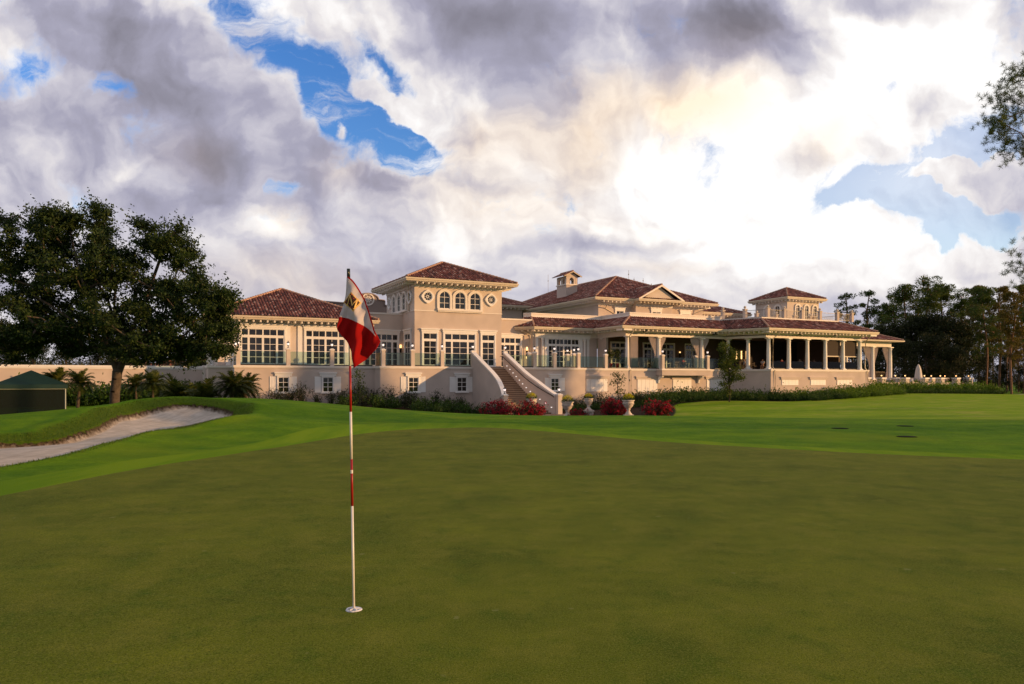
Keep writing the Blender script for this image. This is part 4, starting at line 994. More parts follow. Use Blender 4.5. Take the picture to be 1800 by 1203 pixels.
# pediment
gu0, gu1, gv = 57.0, 64.2, 77.5; gz = 12.15; gp = 14.05; gc = (gu0+gu1)/2; k = (gp-gz)/(4.3/10.)
tiles = []; pan = MB(); bk = 78.5+k
for P in ([(gu0, bk*0+gv+5.6, gz), (gu0, gv, gz), (gc, gv, gp), (gc, gv+5.6, gp)], [(gu1, gv, gz), (gu1, gv+5.6, gz), (gc, gv+5.6, gp), (gc, gv, gp)]): tile_face(P, tiles, pan)
ped = B_('pediment', pan, 'pan'); tiles_mesh(tiles, 'roof_tiles', ped)
mb = MB(); mb.tube([(gc, gv-.02, gp+.05), (gc, gv+5.6, gp+.05)], .14, 7); mb.build('ridge_cap', W['ridge'], ped)
def gable_front(gu0, gu1, gc, v, z, zp, w, dep, par, m='trim'):
    mb = MB()
    for a, b in (((gu0, z), (gc, zp)), ((gu1, z), (gc, zp))):
        vs = [(a[0], v-dep, a[1]-w), (b[0], v-dep, b[1]-w), (b[0], v-dep, b[1]), (a[0], v-dep, a[1]), (a[0], v, a[1]-w), (b[0], v, b[1]-w), (b[0], v, b[1]), (a[0], v, a[1])]
        mb.add(vs, [(0, 1, 2, 3), (7, 6, 5, 4), (0, 4, 5, 1), (2, 6, 7, 3)])
    mb.build('rake_board', W[m], par)
gable_front(gu0-.1, gu1+.1, gc, gv+.02, gz+.02, gp+.03, .26, .06, ped)
MB().add([(gu0+.7, gv+.45, gz-.1), (gu1-.7, gv+.45, gz-.1), (gc, gv+.45, gp-.2)], [(0, 1, 2)]).build('tympanum', W['stucco_pale'], ped)
mb = MB(); strip(mb, [(gu0, gv+1.2), (gu0, gv), (gu1, gv), (gu1, gv+1.2)], -.02, .12, gz-.20, gz-.03); strip(mb, [(gu0, gv), (gu1, gv)], -1.5, 0, gz-.36, gz-.32); strip(mb, [(gu0, gv+1.2), (gu0, gv), (gu1, gv), (gu1, gv+1.2)], 0, .05, gz-.34, gz-.2)
for i in range(12): u = gu0+.4+(gu1-gu0-.8)*i/11; mb.box((u-.07, gv+.15, gz-.60), (u+.07, gv+1.58, gz-.365))
mb.build('cornice', W['beige'], ped)
tl = []; pn = MB(); tile_face([(gu0+.9, gv+.1, gz-.02), (gu1-.9, gv+.1, gz-.02), (gu1-1.2, gv+.44, gz+.14), (gu0+1.2, gv+.44, gz+.14)], tl, pn); pn.build('sill_roof', W['pan'], ped); tiles_mesh(tl, 'roof_tiles', ped)
for p0, p1, V in ((1082.8, 1095.3, MV), (1146, 1160, MV-.9), (1197, 1211, MV-.0)): rect_unit('window', front(V), UV(p0, V), UV(p1, V), 9.6, 10.65, 2, 2, casing=.2)
# lower roofs behind (right of the main block) and far left
hip_roof('roof', 70.6, 80.5, 82.0, 92.0, 11.4, 1.7, 'F'); wallbox(71.6, 79.5, 83, 91, 7, 11.1, 'stucco')
hip_roof('roof', 38.0, 52.0, 96.5, 116, 12.6, 2.6, 'F'); wallbox(39.5, 50.5, 97.6, 115, 6, 12.3, 'stucco')
# chimney bell turret
cu0, cu1, cv0, cv1 = 54.0, 55.8, 90.7, 93.4
mb = MB(); mb.box((cu0, cv0, 12.0), (cu1, cv1, 15.2)); ch = B_('chimney', mb, 'stucco')
mb = MB(); mb.box((cu0-.1, cv0-.1, 15.2), (cu1+.1, cv1+.1, 15.36)); mb.build('ledge', W['trim'], ch)
for cx, cy in ((cu0+.13, cv0+.13), (cu1-.13, cv0+.13), (cu0+.13, cv1-.13), (cu1-.13, cv1-.13)): MB().box((cx-.13, cy-.13, 15.36), (cx+.13, cy+.13, 16.45)).build('pier', W['stucco_pale'], ch)
def arch_wall(fr, a0, a1, z0, z1, c, r, zs):
    k = 10; vs = [fr.p(a0, z0), fr.p(a0, z1), fr.p(a1, z1), fr.p(a1, z0)]; inn = [(c+r, z0)]+[(c+math.cos(math.pi*i/k)*r, zs+math.sin(math.pi*i/k)*r) for i in range(k+1)]+[(c-r, z0)]
    poly = [(a0, z0), (a0, z1), (a1, z1), (a1, z0)]+inn; vs = [fr.p(*q, .0) for q in poly]+[fr.p(*q, -.2) for q in poly]; n = len(poly)
    # fan pieces instead of one concave face
    mb = MB(); T = [(c+math.cos(math.pi*i/k)*r, zs+math.sin(math.pi*i/k)*r) for i in range(k+1)]
    for d in (0, -.2):
        mb.add([fr.p(a0, z0, d), fr.p(c-r, z0, d), fr.p(c-r, zs, d), fr.p(a0, zs, d)], [(0, 1, 2, 3)]); mb.add([fr.p(c+r, z0, d), fr.p(a1, z0, d), fr.p(a1, zs, d), fr.p(c+r, zs, d)], [(0, 1, 2, 3)])
        for i in range(k):
            x0 = a1+(a0-a1)*i/k; x1 = a1+(a0-a1)*(i+1)/k; mb.add([fr.p(*T[i], d), fr.p(x0, z1, d), fr.p(x1, z1, d), fr.p(*T[i+1], d)], [(0, 1, 2, 3)])
        mb.add([fr.p(a1, zs, d), fr.p(a1, z1, d), fr.p(*T[0], d)], [(0, 1, 2)]); mb.add([fr.p(a0, zs, d), fr.p(a0, z1, d), fr.p(*T[-1], d)], [(0, 1, 2)])
    for i in range(k): mb.add([fr.p(*T[i], 0), fr.p(*T[i+1], 0), fr.p(*T[i+1], -.2), fr.p(*T[i], -.2)], [(0, 1, 2, 3)])
    return mb
for fr, L0, L1 in ((front(cv0+.02), cu0+.2, cu1-.2), (front(cv1-.02+.0), cu0+.2, cu1-.2)):
    arch_wall(fr, L0, L1, 15.36, 16.5, (L0+L1)/2, .34, 15.95).build('arch', W['stucco_pale'], ch)
for U in (cu0+.02, cu1-.02):
    fr = side(U); m_ = -(cv0+cv1)/2
    for a0, a1 in ((-(cv1-.2), m_), (m_, -(cv0+.2))): arch_wall(fr, a0, a1, 15.36, 16.5, (a0+a1)/2, .30, 15.95).build('arch', W['stucco_pale'], ch)
cm = (cu0+cu1)/2; zt = 16.45; zp = 17.15; ov = .55; tiles = []; pan = MB()
tile_face([(cu0-ov, cv1+.4, zt), (cu0-ov, cv0-.4, zt), (cm, cv0-.4, zp), (cm, cv1+.4, zp)], tiles, pan); tile_face([(cu1+ov, cv0-.4, zt), (cu1+ov, cv1+.4, zt), (cm, cv1+.4, zp), (cm, cv0-.4, zp)], tiles, pan)
pan.build('turret_roof', W['pan'], ch); tiles_mesh(tiles, 'roof_tiles', ch)
gable_front(cu0-ov, cu1+ov, cm, cv0-.38, zt, zp, .14, .05, ch, 'beige')
MB().add([(cu0, cv0-.01, zt-.05), (cu1, cv0-.01, zt-.05), (cu1, cv0-.01, zt+.12), (cm, cv0-.01, zp-.12), (cu0, cv0-.01, zt+.12)], [(0, 1, 2, 3, 4)]).build('gable', W['stucco_pale'], ch)
MB().tube([(cm, cv0-.4, zp+.05), (cm, cv1+.4, zp+.05)], .13, 7).build('ridge_cap', W['ridge'], ch)
# ============ right tower ============
wallbox(82.6, 89.0, 77.1, 83.2, 8.5, 13.2, 'stucco_pale'); hip_roof('roof', 82.0, 89.8, 76.45, 84.0, 13.55, 1.75, 'FL', wall_in=.62)
f2 = front(77.1)
us2 = [UV(p, 77.1) for p in (1401.5, 1417, 1431.5)]
for u in us2: arch_unit(f2, u-.36, u+.36, 9.6, 12.45, ring=.22)
s2 = side(82.6)
for p in (1349, 1367.5): v = Upx(p, 82.6); arch_unit(s2, -v-.45, -v+.45, 9.6, 12.4, ring=.24)
# roof terrace posts and railings
def rpost(u, v, zb=ZP+.2, h=1.25):
    mb = MB(); mb.box((u-.2, v-.2, zb), (u+.2, v+.2, zb+h-.12)); o = B_('roof_post', mb, 'stucco'); m2 = MB(); m2.box((u-.25, v-.25, zb+h-.12), (u+.25, v+.25, zb+h)); m2.lathe((u, v, zb+h), [(.06, 0), (.06, .05), (.17, .14), (.18, .22), (.13, .33), (.02, .38)], 10); m2.build('finial', W['cast'], o)
rv = RP[5][1]+.17; ru = [UV(p, rv) for p in (1349.5, 1378.5, 1409.5, 1441, 1471.5, 1497)]; le = RP[4]
pl = [(le[0]+.3, le[1]+.2)]; tt = Vector((ru[0], rv))-Vector(pl[0]); pl.append(tuple(Vector(pl[0])+tt*.5)); pl += [(u, rv) for u in ru]
back = [(u, 75.0) for u in (ru[1]+1.5, ru[2]+2.0, ru[3]+2.2, ru[4]+2)]
for p in pl+back: rpost(*p)
pl.append((ru[-1], 75)); rpost(ru[-1], 75)
for p, q in zip(pl, pl[1:]):
    f = seg(p, q); L = math.hypot(q[0]-p[0], q[1]-p[1]); mb = MB(); z = ZP+.2
    fbox(mb, f, .2, L-.2, z+1.0, z+1.05, -.025, .025); fbox(mb, f, .2, L-.2, z+.12, z+.16, -.02, .02)
    n = int((L-.4)/.16)
    for i in range(1, n): a = .2+(L-.4)*i/n; fbox(mb, f, a-.009, a+.009, z+.16, z+1.0, -.009, .009)
    B_('roof_railing', mb, 'black')
# ============ far right open pavilion ============
PE = 75.2
u1 = 105.3
faces = [([(84, PE, 7.75), (u1, PE, 7.75), (u1-4.6, PE+4.6, 9.45), (84, PE+4.6, 9.45)], True), ([(u1, PE, 7.75), (u1, PE+10, 7.75), (u1-4.6, PE+5.4, 9.45), (u1-4.6, PE+4.6, 9.45)], True), ([(u1, PE+10, 7.75), (84, PE+10, 7.75), (84, PE+5.4, 9.45), (u1-4.6, PE+5.4, 9.45)], False)]
pr = roof_from('roof', faces, None, [((u1, PE, 7.75), (u1-4.6, PE+4.6, 9.45)), ((84, PE+5, 9.45), (u1-4.6, PE+5, 9.45))])
mb = MB(); strip(mb, [(86.5, PE), (u1, PE), (u1, PE+10)], -.02, .13, 7.55, 7.72); strip(mb, [(86.5, PE), (u1, PE), (u1, PE+10)], -9.5, 0, 7.50, 7.54); mb.build('gutter', W['beige'], pr)
mb = MB(); strip(mb, [(86.5, PE+1.2), (u1-1.2, PE+1.2), (u1-1.2, PE+9)], -.35, 0, 6.75, 7.45); B_('beam', mb, 'trim')
for p in (1533.5, 1564.5): u = UV(p, PE+1.35); column(u, PE+1.35, .30, 1.7, 6.75, .4)
for u in (UV(1533.5, PE+1.35), 103.0): column(u, PE+8.6, .30, 1.7, 6.75, .4)
ua, ub_ = UV(1533.5, PE+1.35), UV(1564.5, PE+1.35)
mb = curtain(UV(1517, PE+1.4), ua-.2, PE+1.4, 1.8, 6.7, 1); o = mb.build('curtain', W['curtain'], club, True)
for a, b, g in ((ua+.2, ua+1.3, -1), (ub_-1.7, ub_-.3, 1)): o = curtain(a, b, PE+1.4, 1.8, 6.7, g).build('curtain', W['curtain'], club, True)
for a, b in ((UV(1515, PE+1.4), ua), (ua, ub_)):
    mb = MB(); mb.box((a+.3, PE+1.5, 2.85), (b-.3, PE+1.56, 2.92)); mb.box((a+.3, PE+1.5, 1.9), (b-.3, PE+1.56, 1.96))
    for i in range(20): x = a+.3+(b-a-.6)*i/19; mb.box((x-.012, PE+1.515, 1.96), (x+.012, PE+1.54, 2.85))
    B_('pavilion_railing', mb, 'bronze')
B_('pavilion_floor', MB().box((85.6, PE+.2, -1.5), (u1+1, PE+11, 1.7)), 'deck')
# ============ lower windows and shuttered openings ============
def low_window(px0, px1, V, z0=.44, z1=1.86):
    f = front(V); a0, a1 = UV(px0, V), UV(px1, V); r = rect_unit('window', f, a0, a1, z0, z1, 2, 3, casing=.10, header=False, sill=True)
    mb = MB(); fbox(mb, f, a0-.28, a1+.28, z1+.105, z1+.34, 0, .14); fbox(mb, f, a0-.34, a1+.34, z1+.34, z1+.46, 0, .22); mb.build('header', W['white'], r)
    w = (a1-a0)*.62
    for s0, s1 in ((a0-.13-w, a0-.13), (a1+.13, a1+.13+w)):
        mb = MB(); fbox(mb, f, s0, s1, z0-.05, z1+.06, .0, .05)
        for k in range(5): x = s0+.03+(s1-s0-.06)*k/4; fbox(mb, f, x-.008 if k else s0, (x+.008) if k < 4 else s1, z0-.05, z1+.06, .05, .062)
        mb.build('shutter', W['white'], r)
low_window(488.5, 507.5, 71.1); low_window(567, 585.5, 71.1); low_window(717.5, 735, 69.0); low_window(803, 820, 69.0); low_window(968, 982, 69.0, .46, 1.78)
def panel(px0, px1, V, z0, z1, n=5):
    f = front(V); a0, a1 = UV(px0, V), UV(px1, V); mb = MB()
    for i in range(n): x0 = a0+(a1-a0)*i/n; x1 = a0+(a1-a0)*(i+1)/n; fbox(mb, f, x0+.012, x1-.012, z0, z1, .002, .06)
    r = B_('shutter_panel', mb, 'white'); m2 = MB(); fbox(m2, f, a0-.2, a1+.2, z1+.02, z1+.24, 0, .14); fbox(m2, f, a0-.28, a1+.28, z1+.24, z1+.36, 0, .2); m2.build('header', W['stucco_pale'], r)
panel(1030, 1067.5, 70.75, .3, 1.75); panel(1120, 1155, 70.75, .2, 1.7); panel(1182.5, 1215, 70.75, .2, 1.7); panel(1242, 1272, 70.75, .2, 1.7)
panel(1374, 1403, 66.1, .98, 1.65); panel(1424.5, 1451, 66.1, .98, 1.65); panel(1471, 1497.5, 66.1, .98, 1.65)
# downpipes
def pipe(pts, r=.06): MB().tube(pts, r, 8).build('downpipe', W['beige'], club, True)
def fpt(px, V, z): return (UV(px, V), V, z)
c3 = WALL[4-1]
pipe([(50.6, 69.95, 7.6), (50.6, 70.0, 7.2), (50.75, 70.95, 6.7), (50.75, 70.98, ZL+.3), (50.75, 70.6, ZL-.2), (50.75, 70.6, -1.2)])
pipe([(68.8, 65.3, 7.6), (68.8, 65.4, 7.2), (68.7, 66.3, 6.7), (68.7, 66.36, 3.2), (68.7, 65.98, 2.8), (68.7, 65.98, -1.0)])
pipe([(84.9, 65.3, 7.6), (84.9, 65.4, 7.2), (85.2, 66.3, 6.7), (85.2, 66.36, 3.2), (85.2, 65.98, 2.8), (85.2, 65.98, -1.0)])
pipe([(53.9, 78.55, 11.9), (53.2, 79.2, 11.2), (53.4, 79.92, 10.9), (55.6, 79.92, 9.9)]); pipe([(69.6, 78.6, 11.9), (68.9, 79.3, 11.2), (67.9, 79.92, 10.7), (67.8, 79.92, 9.6)])
pipe([(39.6, 77.3, 7.6), (41.0, 77.2, 6.9), (41.0, 77.2, ZF)]); pipe([(24.9, 74.3, 11.9), (25.3, 75.2, 11.2), (25.4, 75.3, 8.9)])
pipe([(63, 69.8, 7.6), (64, 70.4, 7.2)]) if False else None
# lightning rods on the ridges
for px, py0, py1, U in ((963.5, 513, 483, 60.0), (1105, 494, 475, 62.5), (1114.5, 496, 488, 63.5), (1130.5, 500, 489, 65.0), (1145, 504, 498, 66.5)):
    r_ = (px-900)/1300; Y = U/(CA*r_+SA); v = Y*(CA-SA*r_); za, zb = zat(py0, Y)-.5, zat(py1, Y)
    mb = MB(); mb.tube([(U, v, za), (U, v, zb)], .022, 5); mb.lathe((U, v, zb-(zb-za)*.35), [(.03, 0), (.07, .05), (.07, .15), (.03, .2)], 6); B_('lightning_rod', mb, 'copper')
# sunken wall speakers under the eave
for p in (1135, 1257): mb = MB(); u = UV(p, 70.6); mb.box((u-.25, 70.4, 7.2), (u+.25, 70.8, 7.5)); B_('eave_speaker', mb, 'black')
for p in (1408, 1469): mb = MB(); u = UV(p, 66.0); mb.box((u-.22, 65.8, 7.22), (u+.22, 66.2, 7.5)); B_('eave_speaker', mb, 'black')
# ------------------------------------------------------------ plants
W['bark'] = mat('oak_bark', (.085, .065, .05), .9, .35, 5, .8, 14)
W['pbark'] = mat('pine_bark', (.20, .11, .07), .9, .35, 3, .8, 10)
W['twig'] = mat('twig_bark', (.05, .04, .03), .9, .2, 6)
W['l_oak'] = leafmat('oak_leaves', (.012, .022, .006), ) if False else leafmat('oak_leaves', [(.012, .026, .006), (.028, .052, .011), (.055, .09, .017)], .3, .3)
W['l_pine'] = leafmat('pine_needles', [(.026, .050, .010), (.060, .100, .018), (.14, .16, .03)], .35, .3)
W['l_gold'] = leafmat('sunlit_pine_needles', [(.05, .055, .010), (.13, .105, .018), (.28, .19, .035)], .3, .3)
W['l_dark'] = leafmat('dark_leaves', [(.010, .016, .006), (.022, .032, .010), (.050, .052, .014)], .2, .3)
W['l_hedge'] = leafmat('hedge_leaves', [(.014, .040, .006), (.032, .078, .010), (.075, .135, .016)], .25, .25)
W['l_bhedge'] = leafmat('bright_hedge_leaves', [(.03, .075, .006), (.08, .16, .012), (.17, .26, .02)], .3, .2)  # hedge leaves of the right wing, sunlight put into the brighter colour
W['l_dhedge'] = leafmat('dark_shrub_leaves', [(.012, .020, .008), (.022, .036, .012), (.048, .062, .024)], .2, .25)
W['l_light'] = leafmat('young_leaves', [(.03, .055, .008), (.07, .11, .014), (.14, .16, .022)], .35, .25)
W['l_palm'] = leafmat('palm_fronds', [(.018, .034, .006), (.05, .075, .012), (.13, .14, .025)], .3, .2)
W['l_red'] = leafmat('red_flowers', [(.20, .003, .014), (.40, .008, .028), (.58, .02, .05)], .3, .15)
W['l_yel'] = leafmat('yellow_leaves', [(.28, .26, .006), (.56, .50, .012), (.75, .66, .03)], .35, .15)

def leaf_mesh(name, P, size, m, parent=None, up=.3, aspect=.5, D=None, rnd=None, flat=0.0, loc=None):
    n = len(P); P = np.asarray(P, float); sz = np.asarray(size)*np.ones(n)*rng.uniform(.65, 1.3, n)
    if D is None:
        D = rng.normal(size=(n, 3)); D[:, 2] += up
    D = D/np.linalg.norm(D, axis=1)[:, None]; Nn = rng.normal(size=(n, 3)); Nn[:, 2] += flat; S = np.cross(D, Nn); S /= np.linalg.norm(S, axis=1)[:, None]+1e-9
    a = D*sz[:, None]; b = S*(sz*aspect)[:, None]*.5
    V = np.stack([P-a*.5, P+b, P+a*.5, P-b], 1).reshape(-1, 3); F = np.arange(4*n).reshape(n, 4)
    if rnd is None: rnd = rng.uniform(0, 1, n)
    return link_mesh(name, V, F, m, parent, rnd=np.clip(rnd, 0, 1), loc=loc)

def ellip(n, c, r, shell=.35):
    v = rng.normal(size=(n, 3)); v /= np.linalg.norm(v, axis=1)[:, None]; q = rng.uniform(shell, 1, n)**.6
    return np.array(c)+v*q[:, None]*np.array(r)

def skeleton(start, centers, crown_mid, sp=None):
    # grow limbs: join every clump centre to the nearest point of the skeleton already there
    nodes = [np.array(p, float) for p in start]; par = sp or [-1]+list(range(len(start)-1))
    first = 4 if sp else max(1, len(start)//2)
    order = np.argsort(np.linalg.norm(centers-np.array(start[-1]), axis=1))
    for i in order:
        c = centers[i]; A = np.array(nodes); d = np.linalg.norm(A-c, axis=1)+np.maximum(0, A[:, 2]-c[2]+.2)*1.2; d[:first] += 4
        k = int(np.argmin(d)); p = nodes[k]; L = np.linalg.norm(c-p); m = max(1, int(L/.7)); prev = k
        off = rng.normal(size=3)*.10*L; off[2] += .06*L
        for j in range(1, m+1):
            t = j/m; q = p+(c-p)*t+off*math.sin(math.pi*t); nodes.append(q); par.append(prev); prev = len(nodes)-1
    return nodes, par
def limbs_mesh(name, nodes, par, r_tip, r_base, m, parent, power=2.2, k=6, grow=True):
    n = len(nodes); w = np.zeros(n); ch = [0]*n
    for i in range(n): 
        if par[i] >= 0: ch[par[i]] += 1
    for i in range(n-1, -1, -1):
        if ch[i] == 0: w[i] = r_tip**power
        if par[i] >= 0: w[par[i]] += w[i]
    r = w**(1/power); r = np.minimum(r*(r_base/r[0]) if r[0] < r_base and grow else r, r_base); r = np.maximum(r, r_tip)
    V = []; F = []
    for i in range(n):
        if par[i] < 0: continue
        a = Vector(nodes[par[i]]); b = Vector(nodes[i]); t = b-a
        if t.length < 1e-4: continue
        t.normalize(); s = t.cross(Vector((.3, .1, 1)) if abs(t.z) < .9 else Vector((1, 0, 0))).normalized(); q = t.cross(s); o = len(V)
        ra = min(r[par[i]], r[i]*1.35); 
        for c, rr in ((a, ra), (b+t*rrr(r[i]), r[i])):
            for j in range(k):
                an = 2*math.pi*j/k; V.append(c+s*(math.cos(an)*rr)+q*(math.sin(an)*rr))
        for j in range(k): F.append((o+j, o+(j+1) % k, o+k+(j+1) % k, o+k+j))
    return link_mesh(name, [tuple(v) for v in V], F, m, parent, True)
def rrr(x): return x*.3

def big_oak():
    Y = 41.0; b = at(201, Y); zb = H(b[0], b[1])-.1; root = empty('oak_tree', (b[0], b[1], zb), 'large dark live oak with a broad crown standing beyond the sand bunker', 'tree')
    def L(px, py, dy=0): y = Y+dy; return np.array([(px-900)/1300*y-b[0], y-b[1], zat(py, y)-zb])
    s = Y/1300
    # lobes of the crown, read from its outline: (column, row, radius x, radius z, radius y, count)
    lob = [(135, 415, 52, 44, 3.0, 16), (160, 385, 34, 20, 1.6, 6), (95, 400, 24, 18, 1.4, 4), (48, 440, 44, 32, 2.4, 8), (28, 396, 16, 12, 1.2, 3), (55, 400, 10, 8, .8, 2), (190, 440, 22, 28, 1.8, 5), (285, 425, 44, 30, 2.6, 11), (262, 402, 14, 10, 1, 2), (322, 450, 16, 32, 1.6, 4),
           (60, 500, 90, 50, 3.6, 20), (180, 490, 95, 50, 3.8, 22), (300, 505, 80, 50, 3.6, 20), (370, 520, 46, 44, 2.8, 11), (385, 560, 22, 42, 1.8, 8),
           (20, 560, 70, 50, 3.2, 12), (120, 565, 90, 44, 3.8, 16), (240, 570, 85, 50, 3.8, 16), (335, 585, 70, 44, 3.2, 16), (380, 605, 30, 26, 1.6, 6), (-40, 470, 80, 70, 3.2, 14), (300, 618, 75, 24, 2.4, 12), (70, 600, 90, 30, 3.0, 16), (180, 595, 80, 30, 3.4, 12), (10, 608, 50, 26, 2.4, 8), (240, 612, 60, 24, 2.6, 9), (120, 470, 70, 40, 3.6, 10)]
    cs = []
    for px, py, rx, rz, ry, n in lob: n = int(n*1.5); cs.append(ellip(n, L(px, py, rng.uniform(-1, 1)), (rx*s, ry, rz*s), .2))
    cs = np.concatenate(cs)
    start = [L(201, 720), L(202, 690), L(205, 668), L(206, 655), L(198, 635, -.2), L(186, 600, -.5), L(170, 560, -.7), L(150, 510, -.8), L(135, 460, -.5), L(125, 415, 0),
             L(214, 635, .2), L(228, 600, .5), L(240, 560, .6), L(262, 510, .6), L(280, 460, .4), L(200, 560, .8), L(203, 500, 1.0), L(205, 440, 1.0), L(145, 575, -1.2), L(100, 545, -1.4), L(60, 520, -1.0), L(250, 590, .8), L(290, 575, 1.6)]
    sp = [-1, 0, 1, 2, 3, 4, 5, 6, 7, 8, 3, 10, 11, 12, 13, 11, 15, 16, 5, 18, 19, 11, 21]
    nodes, par = skeleton([tuple(x) for x in start], cs, None, sp)
    limbs_mesh('trunk', nodes, par, .010, .26, W['bark'], root, 2.5, 7)
    # twigs and leaves around every clump centre
    P = []; T = []
    for c in cs:
        r = rng.uniform(.38, 1.0); k = int(40*r)
        tw = rng.normal(size=(k, 3)); tw /= np.linalg.norm(tw, axis=1)[:, None]; tw[:, 2] = tw[:, 2]*.65+.15
        for t in tw:
            l = r*rng.uniform(.45, 1.45); e = c+t*l; T.append((c, e)); m = 15
            P.append(c+t*l*rng.uniform(.15, 1.08, m)[:, None]+rng.normal(size=(m, 3))*.085)
    P = np.concatenate(P)
    leaf_mesh('crown', P, .155, W['l_oak'], root, .2, .55)
    V = []; F = []
    for a, e in T[::2]:
        a = Vector(a); e = Vector(e); o = len(V); V += [a+Vector((.012, 0, 0)), a-Vector((.012, 0, 0)), e, a+Vector((0, .012, .01))]; F += [(o, o+1, o+2), (o+1, o+3, o+2), (o+3, o, o+2)]
    link_mesh('twigs', [tuple(v) for v in V], F, W['twig'], root)
big_oak()

def pine_proto(h, crown_from, spread, leaf, nclump, name='pine_tree', trunk_r=.22, lean=.3, needle=.42, nn=150, seed=1, m='pbark', flat=.68, droop=0):
    rs = np.random.RandomState(seed); root = bpy.data.objects.new(name, None); C.objects.link(root)
    st = [(0, 0, 0)]+[(lean*math.sin(i*.8+seed)*i/8, lean*math.cos(i*.6+seed)*i/8, h*.93*i/8) for i in range(1, 9)]
    cs = []
    for i in range(nclump):
        t = rs.uniform(0, 1)**.8; z = h*(crown_from+(1-crown_from)*t); rr = spread*(1-.55*t**2)*rs.uniform(.15, 1); a = rs.uniform(0, 2*math.pi)
        cs.append((math.cos(a)*rr+st[-1][0]*t, math.sin(a)*rr+st[-1][1]*t, z))
    cs = np.array(cs); nodes, par = skeleton(st, cs, None)
    limbs_mesh('trunk', nodes, par, .02, trunk_r, W[m], root, 2.3, 6)
    P = []; D = []; Rn = []
    for c in cs:
        r = rs.uniform(.7, 1.35)*spread*.30; k = nn; v = rs.normal(size=(k, 3)); v /= np.linalg.norm(v, axis=1)[:, None]; q = rs.uniform(.2, 1, k)[:, None]**.5
        p = v*q*np.array([r, r, r*flat]); P.append(c+p); d = v+np.array([0, 0, .5-droop]); D.append(d); Rn.append(np.clip(rs.uniform(0, 1, k)*.6+rs.uniform(0, .4), 0, 1))
    leaf_mesh('crown', np.concatenate(P), needle, W[leaf], root, aspect=.32, D=np.concatenate(D)+rs.normal(size=(len(cs)*nn, 3))*.35, rnd=np.concatenate(Rn))
    return root
def put(root, x, y, s, rz, label, cat, group=None, first=[set()], sz=None, zoff=0):
    o = root
    if root.name in first[0]: o = copy_tree(root)
    else: first[0].add(root.name)
    o.location = (x, y, H(x, y)-.15+zoff); o.rotation_euler = (0, 0, rz); o.scale = (s, s, sz or s); tag(o, label, cat, group); return o
def forest():
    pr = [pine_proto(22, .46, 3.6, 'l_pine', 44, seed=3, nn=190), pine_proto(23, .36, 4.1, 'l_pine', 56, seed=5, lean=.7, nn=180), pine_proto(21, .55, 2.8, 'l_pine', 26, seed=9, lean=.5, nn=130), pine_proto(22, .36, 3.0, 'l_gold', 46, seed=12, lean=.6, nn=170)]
    P0 = lambda k: pr[k]
    # (column, top row, distance, prototype)
    L = [(1487, 512, 150, 2), (1529, 507, 148, 2), (1570, 516, 160, 0), (1592, 500, 150, 1), (1632, 483, 145, 0), (1660, 497, 150, 1), (1690, 505, 158, 0), (1722, 497, 138, 3), (1733, 502, 128, 1),
         (1757, 500, 140, 3), (1778, 508, 118, 3), (1800, 497, 135, 3), (1815, 520, 112, 2), (1845, 490, 130, 1), (1555, 545, 170, 1), (1612, 520, 168, 2), (1705, 530, 175, 1), (1770, 535, 165, 0), (1880, 500, 120, 0), (1745, 560, 180, 0), (1790, 570, 150, 3), (1827, 505, 150, 0)]
    names = ['tall slender pine in the grove right of the clubhouse', 'broad crowned pine in the grove right of the clubhouse', 'thin pine with an open crown beside the clubhouse end', 'golden sunlit pine in the grove right of the clubhouse']
    for i, (px, py, Y, k) in enumerate(L):
        x, y, _ = at(px, Y); h = zat(py, Y)-H(x, y); hh = (22, 23, 21, 22)[k]; s = h/hh*1.0
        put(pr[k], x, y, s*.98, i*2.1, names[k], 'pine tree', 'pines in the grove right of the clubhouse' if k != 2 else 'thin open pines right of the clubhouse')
    # broad dark trees below them
    dk = [pine_proto(12, .08, 4.6, 'l_dark', 70, 'broadleaf_tree', .25, .5, .40, 190, 21, 'bark', .8), pine_proto(11, .05, 4.2, 'l_dark', 62, 'broadleaf_tree', .22, .8, .36, 190, 23, 'bark', .8)]
    for i, (px, py, Y, k) in enumerate([(1562, 572, 134, 0), (1605, 560, 132, 1), (1650, 556, 130, 0), (1690, 566, 128, 1), (1535, 590, 145, 1), (1632, 590, 122, 1), (1720, 625, 136, 0), (1762, 640, 142, 1), (1805, 645, 136, 0), (1590, 600, 123, 0), (1670, 610, 120, 0), (1840, 590, 140, 1), (1500, 600, 165, 0), (1735, 625, 160, 1), (1775, 620, 172, 0)]):
        x, y, _ = at(px, Y); h = zat(py, Y)-H(x, y); put(dk[k], x, y, h/(12, 11)[k], i*1.7, 'dense dark broadleaf tree below the pines right of the clubhouse', 'tree', 'dark broadleaf trees below the pines')
    # trees outside the right edge that shade the lawn
    for i, (x, y, h) in enumerate([(70, 62, 17), (78, 48, 19), (86, 34, 18), (66, 30, 15), (94, 58, 20), (60, 12, 15), (98, 20, 19)]):
        put(pr[i % 2], x, y, h/22., i*2.3, 'pine standing outside the right edge of the view', 'pine tree', 'pines outside the right edge')
    # left background
    lk = dk
    for i, (px, py, Y) in enumerate([(-60, 580, 105), (15, 605, 110), (60, 596, 118), (118, 590, 108), (170, 600, 125), (215, 590, 112), (262, 590, 120), (310, 600, 112), (345, 596, 128), (372, 606, 135), (-20, 560, 125)]):
        x, y, _ = at(px, Y); h = zat(py, Y)-H(x, y); put(lk[i % 2], x, y, h/(12, 11)[i % 2], i*1.3+.4, 'dark broadleaf tree behind the garden wall on the left', 'tree', 'dark trees behind the garden wall')
forest()

